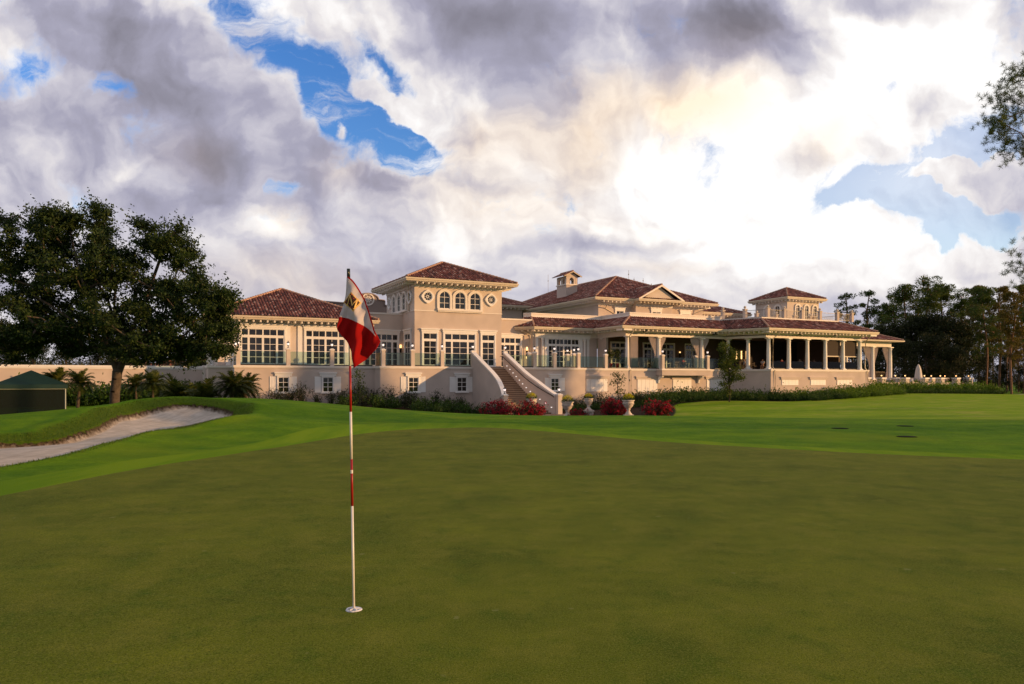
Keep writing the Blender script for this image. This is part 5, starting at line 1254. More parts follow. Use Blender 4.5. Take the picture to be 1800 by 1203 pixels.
def near_pine():
    # branches of a tall pine whose trunk stands just outside the right edge
    Y = 26.0; x, y, _ = at(1990, Y); zb = H(x, y); root = empty('pine_tree', (x, y, zb), 'nearby pine outside the frame, its open needle branches reaching in at upper right', 'pine tree')
    def L(px, py, dy=0): yy = Y+dy; return np.array([(px-900)/1300*yy-x, yy-y, zat(py, yy)-zb])
    st = [np.array((0, 0, -.2))]+[L(1990+4*math.sin(i), 640-i*62, 0) for i in range(0, 12)]
    cs = []
    for px, py, rx, rz, ry, n in ((1800, 130, 30, 22, .5, 8), (1775, 150, 34, 22, .5, 7), (1762, 172, 12, 24, .4, 4), (1800, 175, 40, 26, .6, 7), (1790, 215, 50, 16, .6, 11), (1752, 222, 18, 12, .4, 5), (1768, 250, 36, 18, .5, 9), (1798, 262, 30, 18, .5, 7), (1840, 180, 50, 60, 1, 12), (1870, 240, 60, 40, 1, 10),
                                    (1800, 445, 26, 12, .5, 4), (1780, 478, 24, 10, .4, 4), (1810, 490, 30, 16, .5, 5), (1850, 465, 50, 30, .8, 6)):
        cs.append(ellip(n, L(px, py), (rx*Y/1300, ry, rz*Y/1300), .1))
    cs = np.concatenate(cs); nodes, par = skeleton([tuple(p) for p in st], cs, None); limbs_mesh('trunk', nodes, par, .007, .22, W['pbark'], root, 2.6, 6, False); MB().tube([tuple(p) for p in st], [.24-.012*i for i in range(len(st))], 10).build('main_stem', W['pbark'], root, True)
    P = []; D = []
    for c in cs:
        for _ in range(7):
            cc = c+rng.normal(size=3)*.20; v = rng.normal(size=(40, 3)); v /= np.linalg.norm(v, axis=1)[:, None]; v[:, 2] += .25; l = .13
            P.append(cc+v*l*.5); D.append(v)
    leaf_mesh('crown', np.concatenate(P), .17, W['l_pine'], root, aspect=.055, D=np.concatenate(D))
near_pine()

# ---- shrubs
def shrub_proto(name, r, h, n, size, leaf, wispy=0, seed=0):
    rs = np.random.RandomState(seed); root = bpy.data.objects.new(name, None); C.objects.link(root)
    k = max(6, int(n/60)); P = []; D = []; T = MB()
    for i in range(k):
        a = rs.uniform(0, 2*math.pi); q = rs.uniform(.1, 1); tip = np.array([math.cos(a)*r*q, math.sin(a)*r*q, h*rs.uniform(.55, 1)*(1-.35*q*q)]); b = tip*np.array([.15, .15, 0])
        m = n//k; t = rs.uniform(.12 if not wispy else .2, 1, m)[:, None]; sp = (.16 if not wispy else .07)*h
        P.append(b+(tip-b)*t+rs.normal(size=(m, 3))*sp*(.5+t)*np.array([1, 1, .8])); d = (tip-b)[None]*.8+rs.normal(size=(m, 3))*.55*np.linalg.norm(tip-b); D.append(d)
        T.tube([tuple(b), tuple((b+tip)/2+rs.normal(size=3)*.03), tuple(tip)], [.018, .012, .005], 4)
    P = np.concatenate(P); P[:, 2] = np.abs(P[:, 2])
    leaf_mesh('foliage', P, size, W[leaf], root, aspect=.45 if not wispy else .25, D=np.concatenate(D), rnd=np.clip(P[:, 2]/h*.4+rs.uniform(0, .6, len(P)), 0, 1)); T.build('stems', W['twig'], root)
    return root
def uvz(u, v): x, y = w2(u, v); return x, y
HS = [shrub_proto('wispy_shrub', .75, 1.5, 700, .15, 'l_dhedge', 1, 1), shrub_proto('wispy_shrub', .8, 1.25, 760, .15, 'l_dhedge', 1, 2)]
BS = [shrub_proto('hedge_shrub', 1.0, 1.05, 1300, .16, 'l_bhedge', 0, 6), shrub_proto('hedge_shrub', .95, .95, 1200, .16, 'l_bhedge', 0, 7)]
GS = [shrub_proto('hedge_shrub', .95, 1.0, 1100, .15, 'l_hedge', 0, 3), shrub_proto('hedge_shrub', .9, .9, 1000, .15, 'l_hedge', 0, 4)]
LS = shrub_proto('leafy_shrub', .9, .8, 700, .2, 'l_hedge', 0, 5)
i = 0
for u in np.arange(UV(455, 70.1), 29.0, 1.25):         # along the left wall
    V = 70.0 if u < 20.2 else 67.9
    i += 1; put(HS[i % 2], *w2(u+random.uniform(-.2, .2), V+random.uniform(-.3, .3)), random.uniform(1.0, 1.6), i*1.9, 'wispy dark green shrub in the row under the left terrace wall', 'shrub', 'wispy shrubs under the left terrace wall')
for u in np.arange(16.5, 28.4, 1.35):
    i += 1; put(GS[i % 2] if i % 3 else HS[0], *w2(u, 65.6+random.uniform(-.5, .5)), random.uniform(1.1, 1.5), i*1.9, 'dark leafy shrub in the bed left of the stairs', 'shrub', 'leafy shrubs left of the stairs')
for u in np.arange(22, 28.6, 1.5):
    i += 1; put(GS[i % 2], *w2(u, 62.8+random.uniform(-.5, .5)), random.uniform(1.0, 1.4), i*1.9, 'dark leafy shrub in the bed left of the stairs', 'shrub', 'leafy shrubs left of the stairs')
for u in np.arange(36.6, 50, 1.2):
    i += 1; put(HS[i % 2], *w2(u, 67.6+random.uniform(-.3, .3)), random.uniform(1.1, 1.6), i*1.9, 'wispy dark shrub under the wall right of the stairs', 'shrub', 'wispy shrubs under the wall right of the stairs')
for u in np.arange(37.5, 50.5, 1.5):
    i += 1; put(LS if i % 2 else GS[0], *w2(u, 64.9+random.uniform(-.3, .3)), random.uniform(.7, 1.0), i*1.9, 'low leafy shrub in the bed right of the stairs', 'shrub', 'low shrubs right of the stairs')
for row, (dv, s) in enumerate(((0, 1.05), (-1.7, .9), (-3.2, .75))):       # hedge round porch and right block
    for u in np.arange(50.5, 69, 1.25):
        V = np.interp(u, [50, 60, 66, 69], [69.0, 68.9, 67.5, 64.6])+dv
        i += 1; put(GS[i % 2], *w2(u, V+random.uniform(-.2, .2)), 1.45*s*random.uniform(.85, 1.15), i*1.9, 'dark green shrub of the hedge under the porch', 'shrub', 'hedge shrubs under the porch')
    for u in np.arange(69.8, 90, 1.25):
        V = np.interp(u, [69, 76, 84, 90], [64.2, 63.8, 64.4, 66])+dv*np.interp(u, [69, 84, 90], [1, .5, .35])
        i += 1; put(BS[i % 2] if row == 0 or u > 76 else GS[i % 2], *w2(u, V+random.uniform(-.2, .2)), (1.35, 1.15, .95)[row]*random.uniform(.85, 1.1), i*1.9, 'green shrub of the hedge round the right wing', 'shrub', 'hedge shrubs round the right wing')
for u in np.arange(91, 121, 1.3):
    i += 1; put(BS[i % 2], *w2(u, 71.5+random.uniform(-.1, .1)), 1.75, i*1.9, 'clipped hedge shrub before the far patio wall', 'shrub', 'clipped hedge before the far patio')
    put(GS[i % 2], *w2(u, 69.7), .9, i*1.3, 'low olive shrub before the clipped patio hedge', 'shrub', 'low olive shrubs before the patio hedge')

# bougainvillea
def red_bush(px, py_top, Y, wpx, label, n=1):
    x, y, _ = at(px, Y); zb = H(x, y)-.05; h = zat(py_top, Y)-zb; r = wpx/2/1300*Y*1.12; root = empty('flowering_bush', (x, y, zb), label, 'flowering bush', 'red flowering bushes round the stairs')
    k = 52; P = []; T = MB(); Fp = []
    for i in range(k):
        a = rng.uniform(0, 2*math.pi); q = rng.uniform(.0, 1)**.6; tip = np.array([math.cos(a)*r*q, math.sin(a)*r*q, h*rng.uniform(.7, 1.08)*math.sqrt(max(.1, 1-.7*q*q))]); b = tip*np.array([.15, .15, 0])
        T.tube([tuple(b), tuple(tip*.6+b*.4+rng.normal(size=3)*.03), tuple(tip)], [.02, .013, .006], 4)
        P.append(b+(tip-b)*rng.uniform(.1, 1, 90)[:, None]+rng.normal(size=(90, 3))*.16)
        c = b+(tip-b)*rng.uniform(.45, 1.0, 6)[:, None]+rng.normal(size=(6, 3))*.12
        for cc in c: Fp.append(cc+rng.normal(size=(11, 3))*.055)
    P = np.concatenate(P); Fp = np.concatenate(Fp); P[:, 2] = np.abs(P[:, 2]); Fp[:, 2] = np.abs(Fp[:, 2])
    leaf_mesh('foliage', P, .10, W['l_dhedge'], root); leaf_mesh('flowers', Fp, .085, W['l_red'], root, aspect=.9); T.build('stems', W['twig'], root)
red_bush(876, 703, 56, 62, 'wide red flowering bush at the left foot of the stairs')
red_bush(932, 706, 48, 64, 'red flowering bush nearest the lawn, in front of the steps')
red_bush(1080, 699, 59, 50, 'red flowering bush between two stone urns')
red_bush(1155, 702, 55, 50, 'red flowering bush at the right end, beside the open lawn')
red_bush(1020, 722, 60, 40, 'small low red flowering bush behind the stone urns')

# urns
def urn(px, py_base, py_rim, Y, label, plinth=0):
    x, y, _ = at(px, Y); zb = zat(py_base, Y) ; s = (zat(py_rim, Y)-zb-plinth); root = empty('stone_urn', (x, y, zb), label, 'urn', 'stone urns with yellow plants by the stairs')
    mb = MB()
    if plinth:
        mb.box((-.36, -.36, -1.0), (.36, .36, plinth-.1)); mb.box((-.42, -.42, plinth-.1), (.42, .42, plinth)); mb.build('plinth', W['cast'], root); mb = MB()
    z = plinth; mb.box((-.40*s/1.3, -.40*s/1.3, z-(0 if plinth else .8)), (.40*s/1.3, .40*s/1.3, z+.07*s)); mb.build('base', W['cast'], root)
    prof = [(.27, .07), (.26, .11), (.17, .20), (.11, .31), (.10, .36), (.15, .39), (.15, .42), (.11, .44), (.20, .50), (.30, .60), (.35, .72), (.36, .80), (.385, .815), (.385, .84), (.36, .855), (.37, .92), (.43, .95), (.43, 1.0), (.36, 1.0), (.34, .93)]
    MB().lathe((0, 0, z), [(r*s*.93, q*s) for r, q in prof], 26).build('bowl', W['cast'], root, True)
    sw = MB()
    for k in range(8):
        t0 = k*math.pi/4
        pts = [(math.cos(t0+j*math.pi/16)*.365*s*.95, math.sin(t0+j*math.pi/16)*.365*s*.95, z+s*(.80-.07*math.sin(j*math.pi/4))) for j in range(5)]
        sw.tube(pts, .022*s, 5)
    sw.build('swag', W['cast'], root, True)
    n = 520; v = rng.normal(size=(n, 3)); v /= np.linalg.norm(v, axis=1)[:, None]; v[:, 2] = np.abs(v[:, 2]); r = .40*s*rng.uniform(.7, 1.08, n)[:, None]
    P = v*r*np.array([1, 1, 1.05])+np.array([0, 0, z+s*.99]); top = v[:, 2] > rng.uniform(.25, .65, n)
    leaf_mesh('plant_leaves', P[~top], .10, W['l_hedge'], root, D=v[~top]+rng.normal(size=(int((~top).sum()), 3))*.5); leaf_mesh('plant_tips', P[top], .10, W['l_yel'], root, D=v[top]+rng.normal(size=(int(top.sum()), 3))*.5)
urn(997.5, 734, 706.5, 61, 'stone urn with yellow plant beside the right stair post')
urn(1034.5, 735, 700.5, 60, 'stone urn raised on a square white plinth, second right of the stairs', .62)
urn(1104.5, 731, 703.5, 58, 'stone urn farthest right, between two red bushes')
urn(934.5, 726, 701, 59.5, 'stone urn in front of the steps, half hidden by a red bush')


# ------------------------------------------------------------ garden wall, patio, furniture, people, far things
def uvroot(name, u, v, z, label, cat, group=None):
    x, y = w2(u, v); o = empty(name, (x, y, z), label, cat, group, math.atan(.5)); o['_off'] = (u, v, z); return o
GW = 77.3
g0, g1 = UV(-260, GW), UV(364, GW)
gw = uvroot('garden_wall', g0, GW, -1, 'long cream garden wall with white coping running left from the clubhouse behind the oak', 'wall')
MB().box((g0, GW, -1.5), (g1, GW+.3, 2.72)).build('wall_body', W['stucco'], gw); mb = MB(); mb.box((g0, GW-.09, 2.70), (g1, GW+.39, 2.93)); mb.box((g0, GW-.04, 2.60), (g1, GW+.34, 2.70)); mb.build('coping', W['white'], gw)
for p in (362, ): u = UV(p, GW); MB().box((u-.3, GW-.3, -1.5), (u+.3, GW+.5, 3.0)).build('pier', W['trim'], gw)

# low patio wall with posts and small lamps at the far right
PW = 74.0
pa, pb = UV(1517, PW), UV(1712, PW); pw = uvroot('patio_wall', pa, PW, -.5, 'low cream patio wall with white topped posts and small lamps, right of the clubhouse', 'wall')
MB().box((pa, PW+.1, -1.2), (pb, PW+.3, 1.30)).build('wall_body', W['stucco'], pw)
for p, Vd in ((1523, 0), (1549.5, 0), (1574, 1.2), (1591, 0), (1625, 0), (1637, 1.6), (1653, 0), (1661, 1.8), (1667.5, 3), (1680.5, 0), (1702.5, 0)):
    V = PW+Vd; u = UV(p, V); mb = MB(); mb.box((u-.42, V-.42, -1.2), (u+.42, V+.42, 1.82)); o = mb.build('wall_post', W['stucco_pale'], pw)
    MB().box((u-.5, V-.5, 1.82), (u+.5, V+.5, 2.02)).build('post_cap', W['white'], o); lantern(o, u, V, 2.02, .8, root=pw, m='lampw')
MB().prism([(pa-.2, PW+.3), (pb, PW+.3), (pb, PW+9), (pa-.2, PW+9)], 1.0, 1.2).build('patio_floor', W['deck'], pw)

# folded parasol
u, v = UV(1614.5, 75.5), 75.5; um = uvroot('folded_parasol', u, v, 1.2, 'tall folded white parasol on the far patio in front of the dark trees', 'parasol')
MB().tube([(u, v, 1.2), (u, v, 4.1)], .04, 8).build('pole', W['black'], um); MB().lathe((u, v, 1.2), [(.35, 0), (.35, .1), (.06, .14)], 14).build('base', W['black'], um)
k = 18; vs = []; prof = [(.52, 1.55), (.60, 1.7), (.55, 2.2), (.44, 3.0), (.34, 3.55), (.30, 3.62), (.20, 3.9), (.04, 4.15)]
for r, z in prof:
    for j in range(2*k): vs.append((u+math.cos(math.pi*j/k)*r*(1 if j % 2 else .78), v+math.sin(math.pi*j/k)*r*(1 if j % 2 else .78), z))
MB().add(vs, [(i*2*k+j, i*2*k+(j+1) % (2*k), (i+1)*2*k+(j+1) % (2*k), (i+1)*2*k+j) for i in range(len(prof)-1) for j in range(2*k)]).build('canopy', W['umbra'], um, True)
# cloth covered tables on that patio
cloth = mat('table_cloth', (.72, .68, .66), .9, .05, 4)
for i, p in enumerate((1557, 1583, 1600, 1645)):
    u, v = UV(p, 76.2+(i % 2)), 76.2+(i % 2); t = uvroot('patio_table', u, v, 1.2, ('white clothed table on the far patio, leftmost', 'second white clothed table from the left on the far patio', 'third white clothed table on the far patio, left of the folded parasol', 'white clothed table on the far patio, right of the folded parasol')[i], 'table', 'clothed tables on the far patio')
    MB().lathe((u, v, 1.2), [(.6, 0), (.56, .5), (.52, .74), (.50, .76)], 20).build('table_cloth', cloth, t, True); MB().lathe((u, v, 1.2), [(.62, .762), (.62, .79)], 20).build('tabletop', cloth, t)

def chair(u, v, rz, z, label, group, m='wood'):
    x, y = w2(u, v); o = empty('dining_chair', (x, y, z), label, 'chair', group, rz)
    MB().box((-.23, -.23, .42), (.23, .23, .48)).build('seat', W[m], o)
    for sx in (-1, 1):
        for sy in (-1, 1): MB().box((sx*.2-.02, sy*.2-.02, 0), (sx*.2+.02, sy*.2+.02, .42)).build('leg', W[m], o)
    mb = MB(); mb.box((-.23, .2, .48), (-.19, .24, .95)); mb.box((.19, .2, .48), (.23, .24, .95)); mb.box((-.23, .2, .88), (.23, .24, .98)); mb.box((-.23, .2, .66), (.23, .24, .70))
    for k in range(4): mb.box((-.13+k*.085-.01, .205, .50), (-.13+k*.085+.01, .235, .88))
    mb.build('backrest', W[m], o); return o
def table(u, v, z, label, group):
    x, y = w2(u, v); o = empty('dining_table', (x, y, z), label, 'table', group); MB().lathe((0, 0, 0), [(.5, .72), (.5, .76)], 20).build('tabletop', W['wood'], o)
    MB().lathe((0, 0, 0), [(.28, 0), (.28, .04), (.05, .08), (.05, .72)], 12).build('pedestal', W['black'], o); return o
W['cover'] = mat('cover_rubber', (.012, .016, .008), .95, .2, 9, spec=.05)
skin = mat('skin', (.42, .24, .17), .6, .05, 5)
def person(u, v, z, face, shirt, hair, label, standing=False):
    x, y = w2(u, v); root = empty('person', (x, y, z), label, 'person', None, face)
    def skinned(name, vs, es, rad, m, par, sub=1):
        me = bpy.data.meshes.new(name); me.from_pydata(vs, es, []); me.materials.append(m); o = bpy.data.objects.new(name, me); C.objects.link(o); o.parent = par
        sk = o.modifiers.new('skin', 'SKIN')
        for i, r in enumerate(rad): me.skin_vertices[0].data[i].radius = (r, r)
        me.skin_vertices[0].data[0].use_root = True; sk.use_smooth_shade = True; s = o.modifiers.new('sub', 'SUBSURF'); s.levels = sub; s.render_levels = sub; return o
    vs = [(0, 0, .52), (0, -.02, .75), (0, -.03, .98), (0, -.03, 1.10), (0, -.04, 1.20), (0, -.045, 1.32)]; es = [(i, i+1) for i in range(5)]; rad = [.15, .14, .15, .06, .085, .08]
    def add(p, r, q): vs.append(p); rad.append(r); es.append((q, len(vs)-1)); return len(vs)-1
    for s in (-1, 1):
        a = add((s*.19, -.03, 1.03), .06, 2); a = add((s*.24, -.06, .80), .048, a); a = add((s*.16, -.30, .80), .038, a); a = add((s*.12, -.38, .81), .03, a)
        for f in range(5): add((s*.12+(f-2)*.018, -.44-(.01 if f in (1, 2, 3) else 0), .80), .009, a)
        a = add((s*.10, -.10, .50), .085, 0); a = add((s*.13, -.45, .52), .06, a); a = add((s*.13, -.46, .10), .045, a); add((s*.13, -.58, .05), .035, a)
    body = skinned('body', vs, es, rad, skin, root, 2)
    skinned('shirt', [(0, 0, .55), (0, -.02, .75), (0, -.03, .97), (0, -.03, 1.06), (-.19, -.03, 1.03), (-.235, -.05, .86), (.19, -.03, 1.03), (.235, -.05, .86)], [(0, 1), (1, 2), (2, 3), (2, 4), (4, 5), (2, 6), (6, 7)], [.165, .155, .165, .075, .078, .07, .078, .07], shirt, root, 2)
    skinned('hair', [(0, .01, 1.22), (0, 0, 1.36)], [(0, 1)], [.085, .085], hair, root, 2)
    return root
hd = mat('dark_hair', (.03, .02, .015), .7, .1, 8); hg = mat('grey_hair', (.35, .33, .31), .7, .1, 8)
sred = mat('red_shirt', (.75, .03, .02), .8, .05, 8); swh = mat('white_shirt', (.62, .60, .60), .8, .05, 8); sbl = mat('blue_shirt', (.06, .10, .22), .8, .05, 8); sdr = mat('dull_red_shirt', (.26, .05, .03), .8, .05, 8)
def at_seat(px, V): return UV(px, V)
th = math.atan(.5)
for px, V, sh, hr, f, lb in ((1374.5, 69.0, sred, hd, th+math.pi, 'person in bright red shirt seated between the right wing first two front columns'),
                         (1405.5, 69.4, swh, hg, th+math.pi/2, 'person in a white shirt seated behind the second gap between front columns'),
                         (1414, 70.4, swh, hd, th-math.pi/2, 'person in white at the same table, right of the grey haired one'),
                         (1430.5, 69.0, sdr, hd, th+.3, 'person in a dull red shirt seated in the middle of the right wing'),
                         (1340.5, 71.5, swh, hd, th-1, 'person in pale clothes seated left of the right wing corner column'),
                         (1493, 69.2, sdr, hd, th+2.5, 'person in dull red seated in the last gap of the right wing'),
                         (1308, 72.6, swh, hg, th+1.2, 'pale clothed person seated deep in the porch beside the young tree'),
                         (1201.5, 73.8, sred, hd, th+math.pi, 'person in a red shirt seated on the porch behind the balcony')):
    u = at_seat(px, V); person(u, V, ZF+.02, f, sh, hr, lb)
    chair(u, V+.05, f, ZF+.005, 'dark dining chair with a person sitting on it', 'occupied dark dining chairs')
for px, V in ((1366, 69.6), (1395, 69.9), (1410, 69.4), (1438, 69.8), (1460, 69.2), (1488, 70.0), (1332, 72.2), (1206, 73.2), (1133, 73.4), (1146, 74.4), (1190, 74.6)):
    u = UV(px, V); right = px > 1300; table(u, V-.35, ZF+.005, 'small round dark table inside the right wing' if right else 'small round dark table on the porch', 'round tables in the right wing' if right else 'round tables on the porch')
    for d, rz in ((-.85, 1.57), (.85, -1.57)): chair(u+d, V-.3, th+rz, ZF+.005, 'empty dark dining chair inside the right wing' if right else 'empty dark dining chair on the porch', 'empty chairs in the right wing' if right else 'empty chairs on the porch')
# potted standards on the porch
redpot = mat('red_planter', (.55, .03, .02), .5, .05, 5)
for i, px in enumerate((1073.5, 1085)):
    u, v = UV(px, 74.2), 74.2; x, y = w2(u, v); r = empty('potted_tree', (x, y, ZF), ('potted tree with red tapered pot, left of the pair at the porch end', 'potted tree with red tapered pot, right of the pair at the porch end')[i], 'potted plant', 'pair of potted trees at the porch end')
    MB().lathe((0, 0, 0), [(.14, 0), (.19, .62), (.21, .65), (.17, .65)], 14).build('pot', redpot, r, True); MB().tube([(0, 0, .6), (.02, 0, 1.5)], .025, 6).build('trunk', W['twig'], r)
    n = 420; P = ellip(n, (0, 0, 1.75), (.55, .55, .75), .1); leaf_mesh('foliage', P, .16, W['l_light'], r, up=.2)
# young trees
def young_tree(px, ybase, ytop, Y, name, label, lob, nl, size, leaf='l_light', tr=.035):
    x, y, _ = at(px, Y); zb = min(H(x, y), zat(ybase, Y)); root = empty(name, (x, y, zb), label, 'tree')
    L = lambda a, b, dy=0: np.array([(a-px)/1300*Y, dy, zat(b, Y)-zb]); cs = np.concatenate([ellip(n, L(a, b), (rx*Y/1300, ry, rz*Y/1300), .1) for a, b, rx, rz, ry, n in lob])
    st = [tuple(L(px, ybase)+np.array([0, 0, -.1]))]+[tuple(L(px+1.0*math.sin(i*1.3), ybase+(ytop-ybase)*i/6)) for i in range(1, 7)]
    nodes, par = skeleton(st, cs, None); limbs_mesh('trunk', nodes, par, .008, tr, W['twig'], root, 2.3, 5)
    P = np.concatenate([c+rng.normal(size=(nl, 3))*size*1.2*np.array([1, 1, .75]) for c in cs]); leaf_mesh('crown', P, size, W[leaf], root, up=.1, aspect=.55)
young_tree(631.5, 722, 650, 56, 'young_tree', 'spindly young tree with sparse leaves just right of the flagstick', [(629, 665, 5, 12, .25, 10), (634, 680, 8, 10, .3, 10), (627, 695, 6, 8, .25, 6), (640, 690, 6, 10, .25, 6), (631, 655, 3, 5, .15, 4)], 9, .16)
young_tree(1086.5, 722, 652, 62, 'young_tree', 'spindly young tree with sparse leaves behind the red bush', [(1084, 660, 8, 8, .3, 8), (1092, 668, 8, 7, .3, 8), (1080, 672, 6, 5, .3, 6), (1088, 690, 8, 8, .3, 9)], 10, .16)
young_tree(1282, 706, 610, 80, 'bushy_tree', 'bright green bushy tree standing before the porch left of the right wing', [(1277, 612, 12, 9, .7, 16), (1284, 625, 19, 12, .9, 26), (1280, 642, 22, 13, 1.0, 30), (1287, 660, 20, 10, 1.0, 22), (1292, 665, 20, 6, .8, 12), (1275, 675, 12, 6, .7, 9), (1283, 690, 8, 8, .5, 8)], 42, .17, 'l_light', .09)

# palms
def palm_proto(h, fl, n, seed, tr=.10, droop=1.0, upr=.35):
    rs = np.random.RandomState(seed); root = bpy.data.objects.new('palm', None); C.objects.link(root)
    tp = [(0, 0, 0), (.05, 0, h*.35), (.12, .02, h*.7), (.14, .02, h)]; MB().tube(tp, [tr*1.2, tr, tr*.9, tr*1.15], 8).build('trunk', W['bark'], root)
    V = []; F = []; Rn = []
    for i in range(n):
        a = i*2.399+rs.uniform(-.25, .25); el = rs.uniform(-.35, 1.35); L = fl*rs.uniform(.75, 1.1); p = np.array([.14, .02, h]); d = np.array([math.cos(a)*math.cos(el), math.sin(a)*math.cos(el), math.sin(el)]); m = 16; prev = p
        for j in range(m):
            d = d+np.array([0, 0, -.085*droop*(.5+j/m)]); d /= np.linalg.norm(d); q = prev+d*L/m; s = np.cross(d, [0, 0, 1]); s /= np.linalg.norm(s)+1e-9; up = np.cross(s, d); w = .24*fl*math.sin(math.pi*(j+1.5)/(m+2))**.7
            for k in (0, .5):
                c = prev+(q-prev)*k
                for sg in (-1, 1):
                    t = c+s*sg*w*rs.uniform(.8, 1.1)+d*w*.8+up*w*rs.uniform(-.15, .35); b = d*.016*fl; o = len(V); V += [c-b, c+b, (c+t)/2+b*1.1+up*.02, t]; F.append((o, o+1, o+2, o+3)); Rn.append(rs.uniform(0, 1)*.8+.2*(el > .4))
            o = len(V); V += [prev+s*.012, prev-s*.012, q-s*.01, q+s*.01]; F.append((o, o+1, o+2, o+3)); Rn.append(.8); prev = q
    link_mesh('fronds', np.array(V), np.array(F), W['l_palm'], root, rnd=Rn); return root
PM = [palm_proto(1.25, 1.05, 54, 31, .09), palm_proto(2.0, 1.25, 48, 33, .10), palm_proto(.55, 1.35, 60, 35, .12)]
for px, top, Y, k, lb in ((435, 655, 52, 0, 'small feathery palm with bare leaning trunk, rightmost of the palms before the clubhouse'), (404, 652, 50, 0, 'bushy date palm close to the clubhouse corner, second palm from the right'), (365, 664, 50, 2, 'low spreading palm with ground-level crown, third palm from the right'), (318, 660, 52, 2, 'low spreading palm midway between the oak trunk and clubhouse corner'),
                          (268, 652, 56, 1, 'taller palm just right of the oak trunk before the garden wall'), (240, 656, 58, 1, 'palm partly behind the right side of the oak trunk'), (136, 650, 56, 1, 'leaning palm left of the oak trunk, right of a near twin'), (103, 648, 54, 1, 'palm above the green canopy tent, second from the left'), (82, 660, 58, 1, 'palm rising behind the green canopy tent'), (290, 668, 60, 2, 'dark low palm against the garden wall'), (345, 672, 58, 0, 'small palm half hidden between two low palms')):
    x, y, _ = at(px, Y); hh = (2.1, 3.0, 1.75)[k]; put(PM[k], x, y, (zat(top, Y)-H(x, y))/hh*1.05, px*.7, lb, 'palm', 'palms before the garden wall')
# dark hedge under the garden wall and on the far side of it
for i, px in enumerate(range(-60, 366, 13)):
    Y = YV(px, 74.5); x, y, _ = at(px, Y); put(GS[i % 2], x, y, 2.1, i*1.1, 'tall dark hedge shrub along the foot of the garden wall', 'shrub', 'hedge shrubs along the garden wall')
for i, px in enumerate(range(-60, 372, 17)):
    Y = YV(px, 82); x, y, _ = at(px, Y); put(HS[i % 2], x, y, 3.1, i*1.1, 'dark bush behind the garden wall', 'shrub', 'bushes behind the garden wall')
# pale tall grass strip under the palms
# two orange roofed houses beyond the wall
orange = mat('orange_roof', (.36, .12, .06), .8, .2, 2); hw = mat('house_wall', (.42, .30, .24), .85, .05, 1)
for i, (p0, p1, Y, yt) in enumerate(((172, 232, 128, 622), (300, 372, 135, 628), (246, 300, 150, 630))):
    x0, x1 = at(p0, Y)[0], at(p1, Y)[0]; zt = zat(yt, Y); ze = zt-2.0; r = empty('house', ((x0+x1)/2, Y, -.8), ('distant orange roofed house seen left of and behind the oak trunk', 'distant orange roofed house seen just left of the clubhouse corner', 'distant orange roofed house between two others beyond the garden wall')[i], 'house', 'orange roofed houses beyond the garden wall'); cx = (x1-x0)/2
    MB().box((-cx+.5, 0, 0), (cx-.5, 10, ze+.8)).build('wall', hw, r)
    MB().add([(-cx, -.5, ze+.8), (cx, -.5, ze+.8), (cx, 10.5, ze+.8), (-cx, 10.5, ze+.8), (-cx+3, 5, zt+.8), (cx-3, 5, zt+.8)], [(0, 1, 5, 4), (1, 2, 5), (2, 3, 4, 5), (3, 0, 4), (0, 3, 2, 1)]).build('roof', orange, r)
    for k in range(3): a = -cx+1.5+k*(2*cx-3)/2.6; MB().box((a, -.04, 1.2), (a+.9, .0, 2.6)).build('window', W['pane'], r)

# canopy tent at far left
Y = 38.0; x, y, _ = at(55, Y); zb = H(x, y)-.02; tz = lambda py: zat(py, Y)-zb; te = empty('canopy_tent', (x, y, zb), 'dark green canopy tent with a pyramid roof and mesh sides at the far left', 'tent', None, .56)
gcan = mat('green_canvas', (.004, .030, .027), .7, .12, 4, .2, 30); wh = mat('tent_pole', (.5, .55, .5), .4, .05, 5)
hw_ = 46/1300*Y*1.1; ez = tz(676); az = tz(651)
MB().add([(-hw_-.1, -hw_-.1, ez), (hw_+.1, -hw_-.1, ez), (hw_+.1, hw_, ez), (-hw_-.1, hw_, ez), (0, 0, az)], [(0, 1, 4), (1, 2, 4), (2, 3, 4), (3, 0, 4)]).build('roof', gcan, te)
mb = MB(); strip(mb, [(-hw_-.1, -hw_-.1), (hw_+.1, -hw_-.1), (hw_+.1, hw_), (-hw_-.1, hw_)], -.02, .0, ez-.2, ez, True); mb.build('valance', gcan, te)
for sx in (-1, 1):
    for yy in (-hw_, hw_-.1): MB().tube([(sx*hw_, yy, 0), (sx*hw_, yy, ez)], .025, 6).build('pole', wh, te)
MB().tube([(-hw_, -hw_, ez-.22), (hw_, -hw_, ez-.22)], .02, 6).build('rail', wh, te)
mesh_m = glassmat('mesh_side', (.06, .17, .14), .12, .03)
for q in ([(-hw_, -hw_), (hw_, -hw_)], [(hw_, -hw_), (hw_, hw_)], [(-hw_, hw_), (hw_, hw_)], [(-hw_, -hw_), (-hw_, hw_)]):
    (a, b), (c, d) = q; MB().add([(a, b, 0), (c, d, 0), (c, d, ez-.22), (a, b, ez-.22)], [(0, 1, 2, 3)]).build('mesh_side', mesh_m, te)
bx, by, _ = at(51, Y-.2); bo = empty('storage_box', (bx, by, zb), 'pale two door storage box standing inside the green canopy tent', 'box', None)
MB().box((-.5, -.1, 0), (.5, .4, tz(720))).build('cabinet', mat('box_white', (.5, .55, .5), .5, .1, 4), bo)
for s in (-.25, .25): MB().box((s-.22, -.13, .05), (s+.22, -.101, tz(720)-.05)).build('door', mat('box_door', (.46, .52, .48), .5, .1, 4), bo)
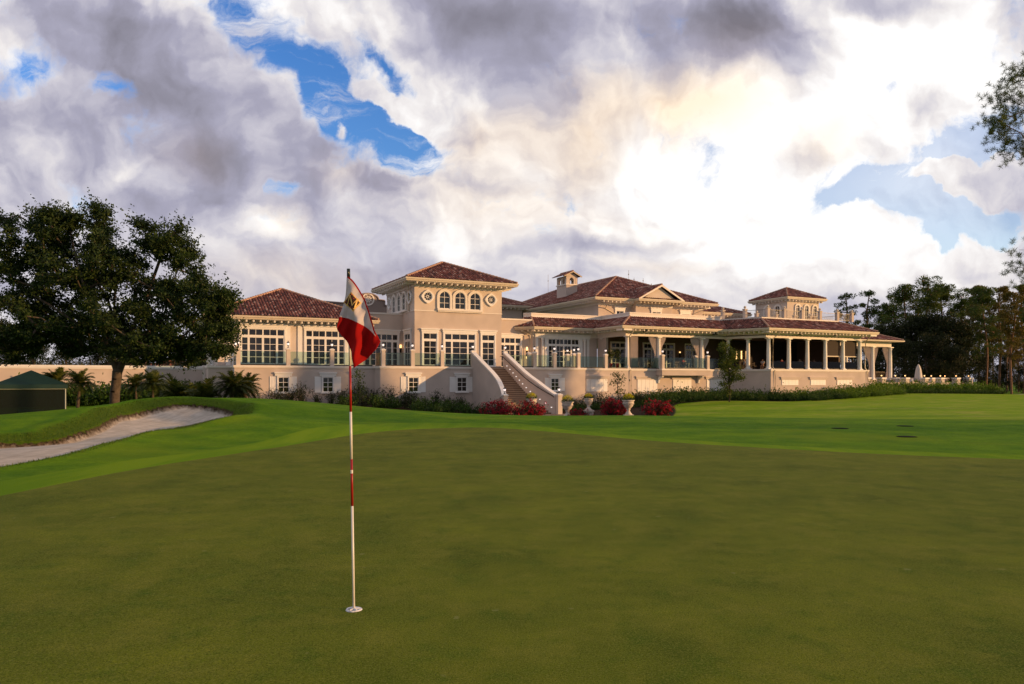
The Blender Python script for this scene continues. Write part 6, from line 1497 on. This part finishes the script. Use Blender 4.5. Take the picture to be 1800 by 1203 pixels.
# low white slabs on the ground beside the tent
slab = mat('white_slab', (.62, .62, .66), .7, .2, 3)
for i, (p0, p1, py) in enumerate(((108, 128, 721.5), (122, 150, 718.5), (143, 172, 717.2), (165, 190, 716.2))):
    Y = 34+i*.8; x0, x1 = at(p0, Y)[0], at(p1, Y)[0]; z = zat(py, Y); o = MB().prism([(x0, Y), (x1, Y+.1), (x1-.1, Y+.7), (x0+.15, Y+.6)], z-.25, z).build('stepping_slab', slab); tag(o, ('pale slab on the ground next to the tent, leftmost of four', 'second pale slab from the tent', 'third pale slab from the tent', 'pale slab nearest the oak trunk')[i], 'slab', 'pale slabs beside the tent')
# landing at the foot of the stairs
mb = MB(); mb.prism([(28.6, 55.6), (36.2, 55.6), (36.2, 60.5), (28.6, 60.5)], -2.2, -1.60); o = mb.build('landing', W['stone']); o.rotation_euler = (0, 0, math.atan(.5)); tag(o, kind='structure')
# sprinkler covers in the rough
for i, (px, py, Y) in enumerate(((1476.5, 754, 23.0), (1591, 751, 24.0), (1594, 768, 19.7))):
    x, y, _ = at(px, Y); z = H(x, y); o = MB().lathe((0, 0, 0), [(.25, -.02), (.25, .010), (.22, .016), (.05, .016)], 24).build('sprinkler_cover', W['cover'], None, True, (x, y, z)); tag(o, ('round black sprinkler cover in the rough, leftmost of three', 'round black sprinkler cover in the rough, upper of the two on the right', 'round black sprinkler cover in the rough, lower of the two on the right')[i], 'sprinkler cover', 'sprinkler covers in the turf')

# labels of the trees that can be told apart by their place in the row
ORD = 'first second third fourth fifth sixth seventh eighth ninth tenth eleventh twelfth thirteenth fourteenth fifteenth sixteenth seventeenth eighteenth nineteenth twentieth'.split()
def number(group, desc):
    L = sorted([o for o in bpy.data.objects if o.get('group') == group], key=lambda o: o.location.x/max(1, o.location.y))
    for k, o in enumerate(L): o['label'] = desc(o, ORD[min(k, 19)])
kind = lambda o: o['label'].split(' pine')[0].replace('thin pine', 'thin')
number('pines in the grove right of the clubhouse', lambda o, k: f"{kind(o)} pine, {k} from the left among the grove pines right of the clubhouse")
number('thin open pines right of the clubhouse', lambda o, k: f"thin open crowned pine right of the clubhouse, {k} from the left of its four")
number('dark broadleaf trees below the pines', lambda o, k: f"dense dark broadleaf tree below the right hand pines, {k} from the left")
number('dark trees behind the garden wall', lambda o, k: f"dark tree behind the garden wall on the left, {k} from the left")
number('wispy shrubs under the wall right of the stairs', lambda o, k: f"wispy dark shrub under the wall right of the stairs, {k} from the left")
number('low shrubs right of the stairs', lambda o, k: f"low leafy shrub in the bed right of the stairs, {k} from the left")
number('round tables in the right wing', lambda o, k: f"small round dark table inside the right wing, {k} from the left")
number('round tables on the porch', lambda o, k: f"small round dark table on the porch, {k} from the left")
number('occupied dark dining chairs', lambda o, k: f"occupied dark dining chair, {k} from the left of those with people")
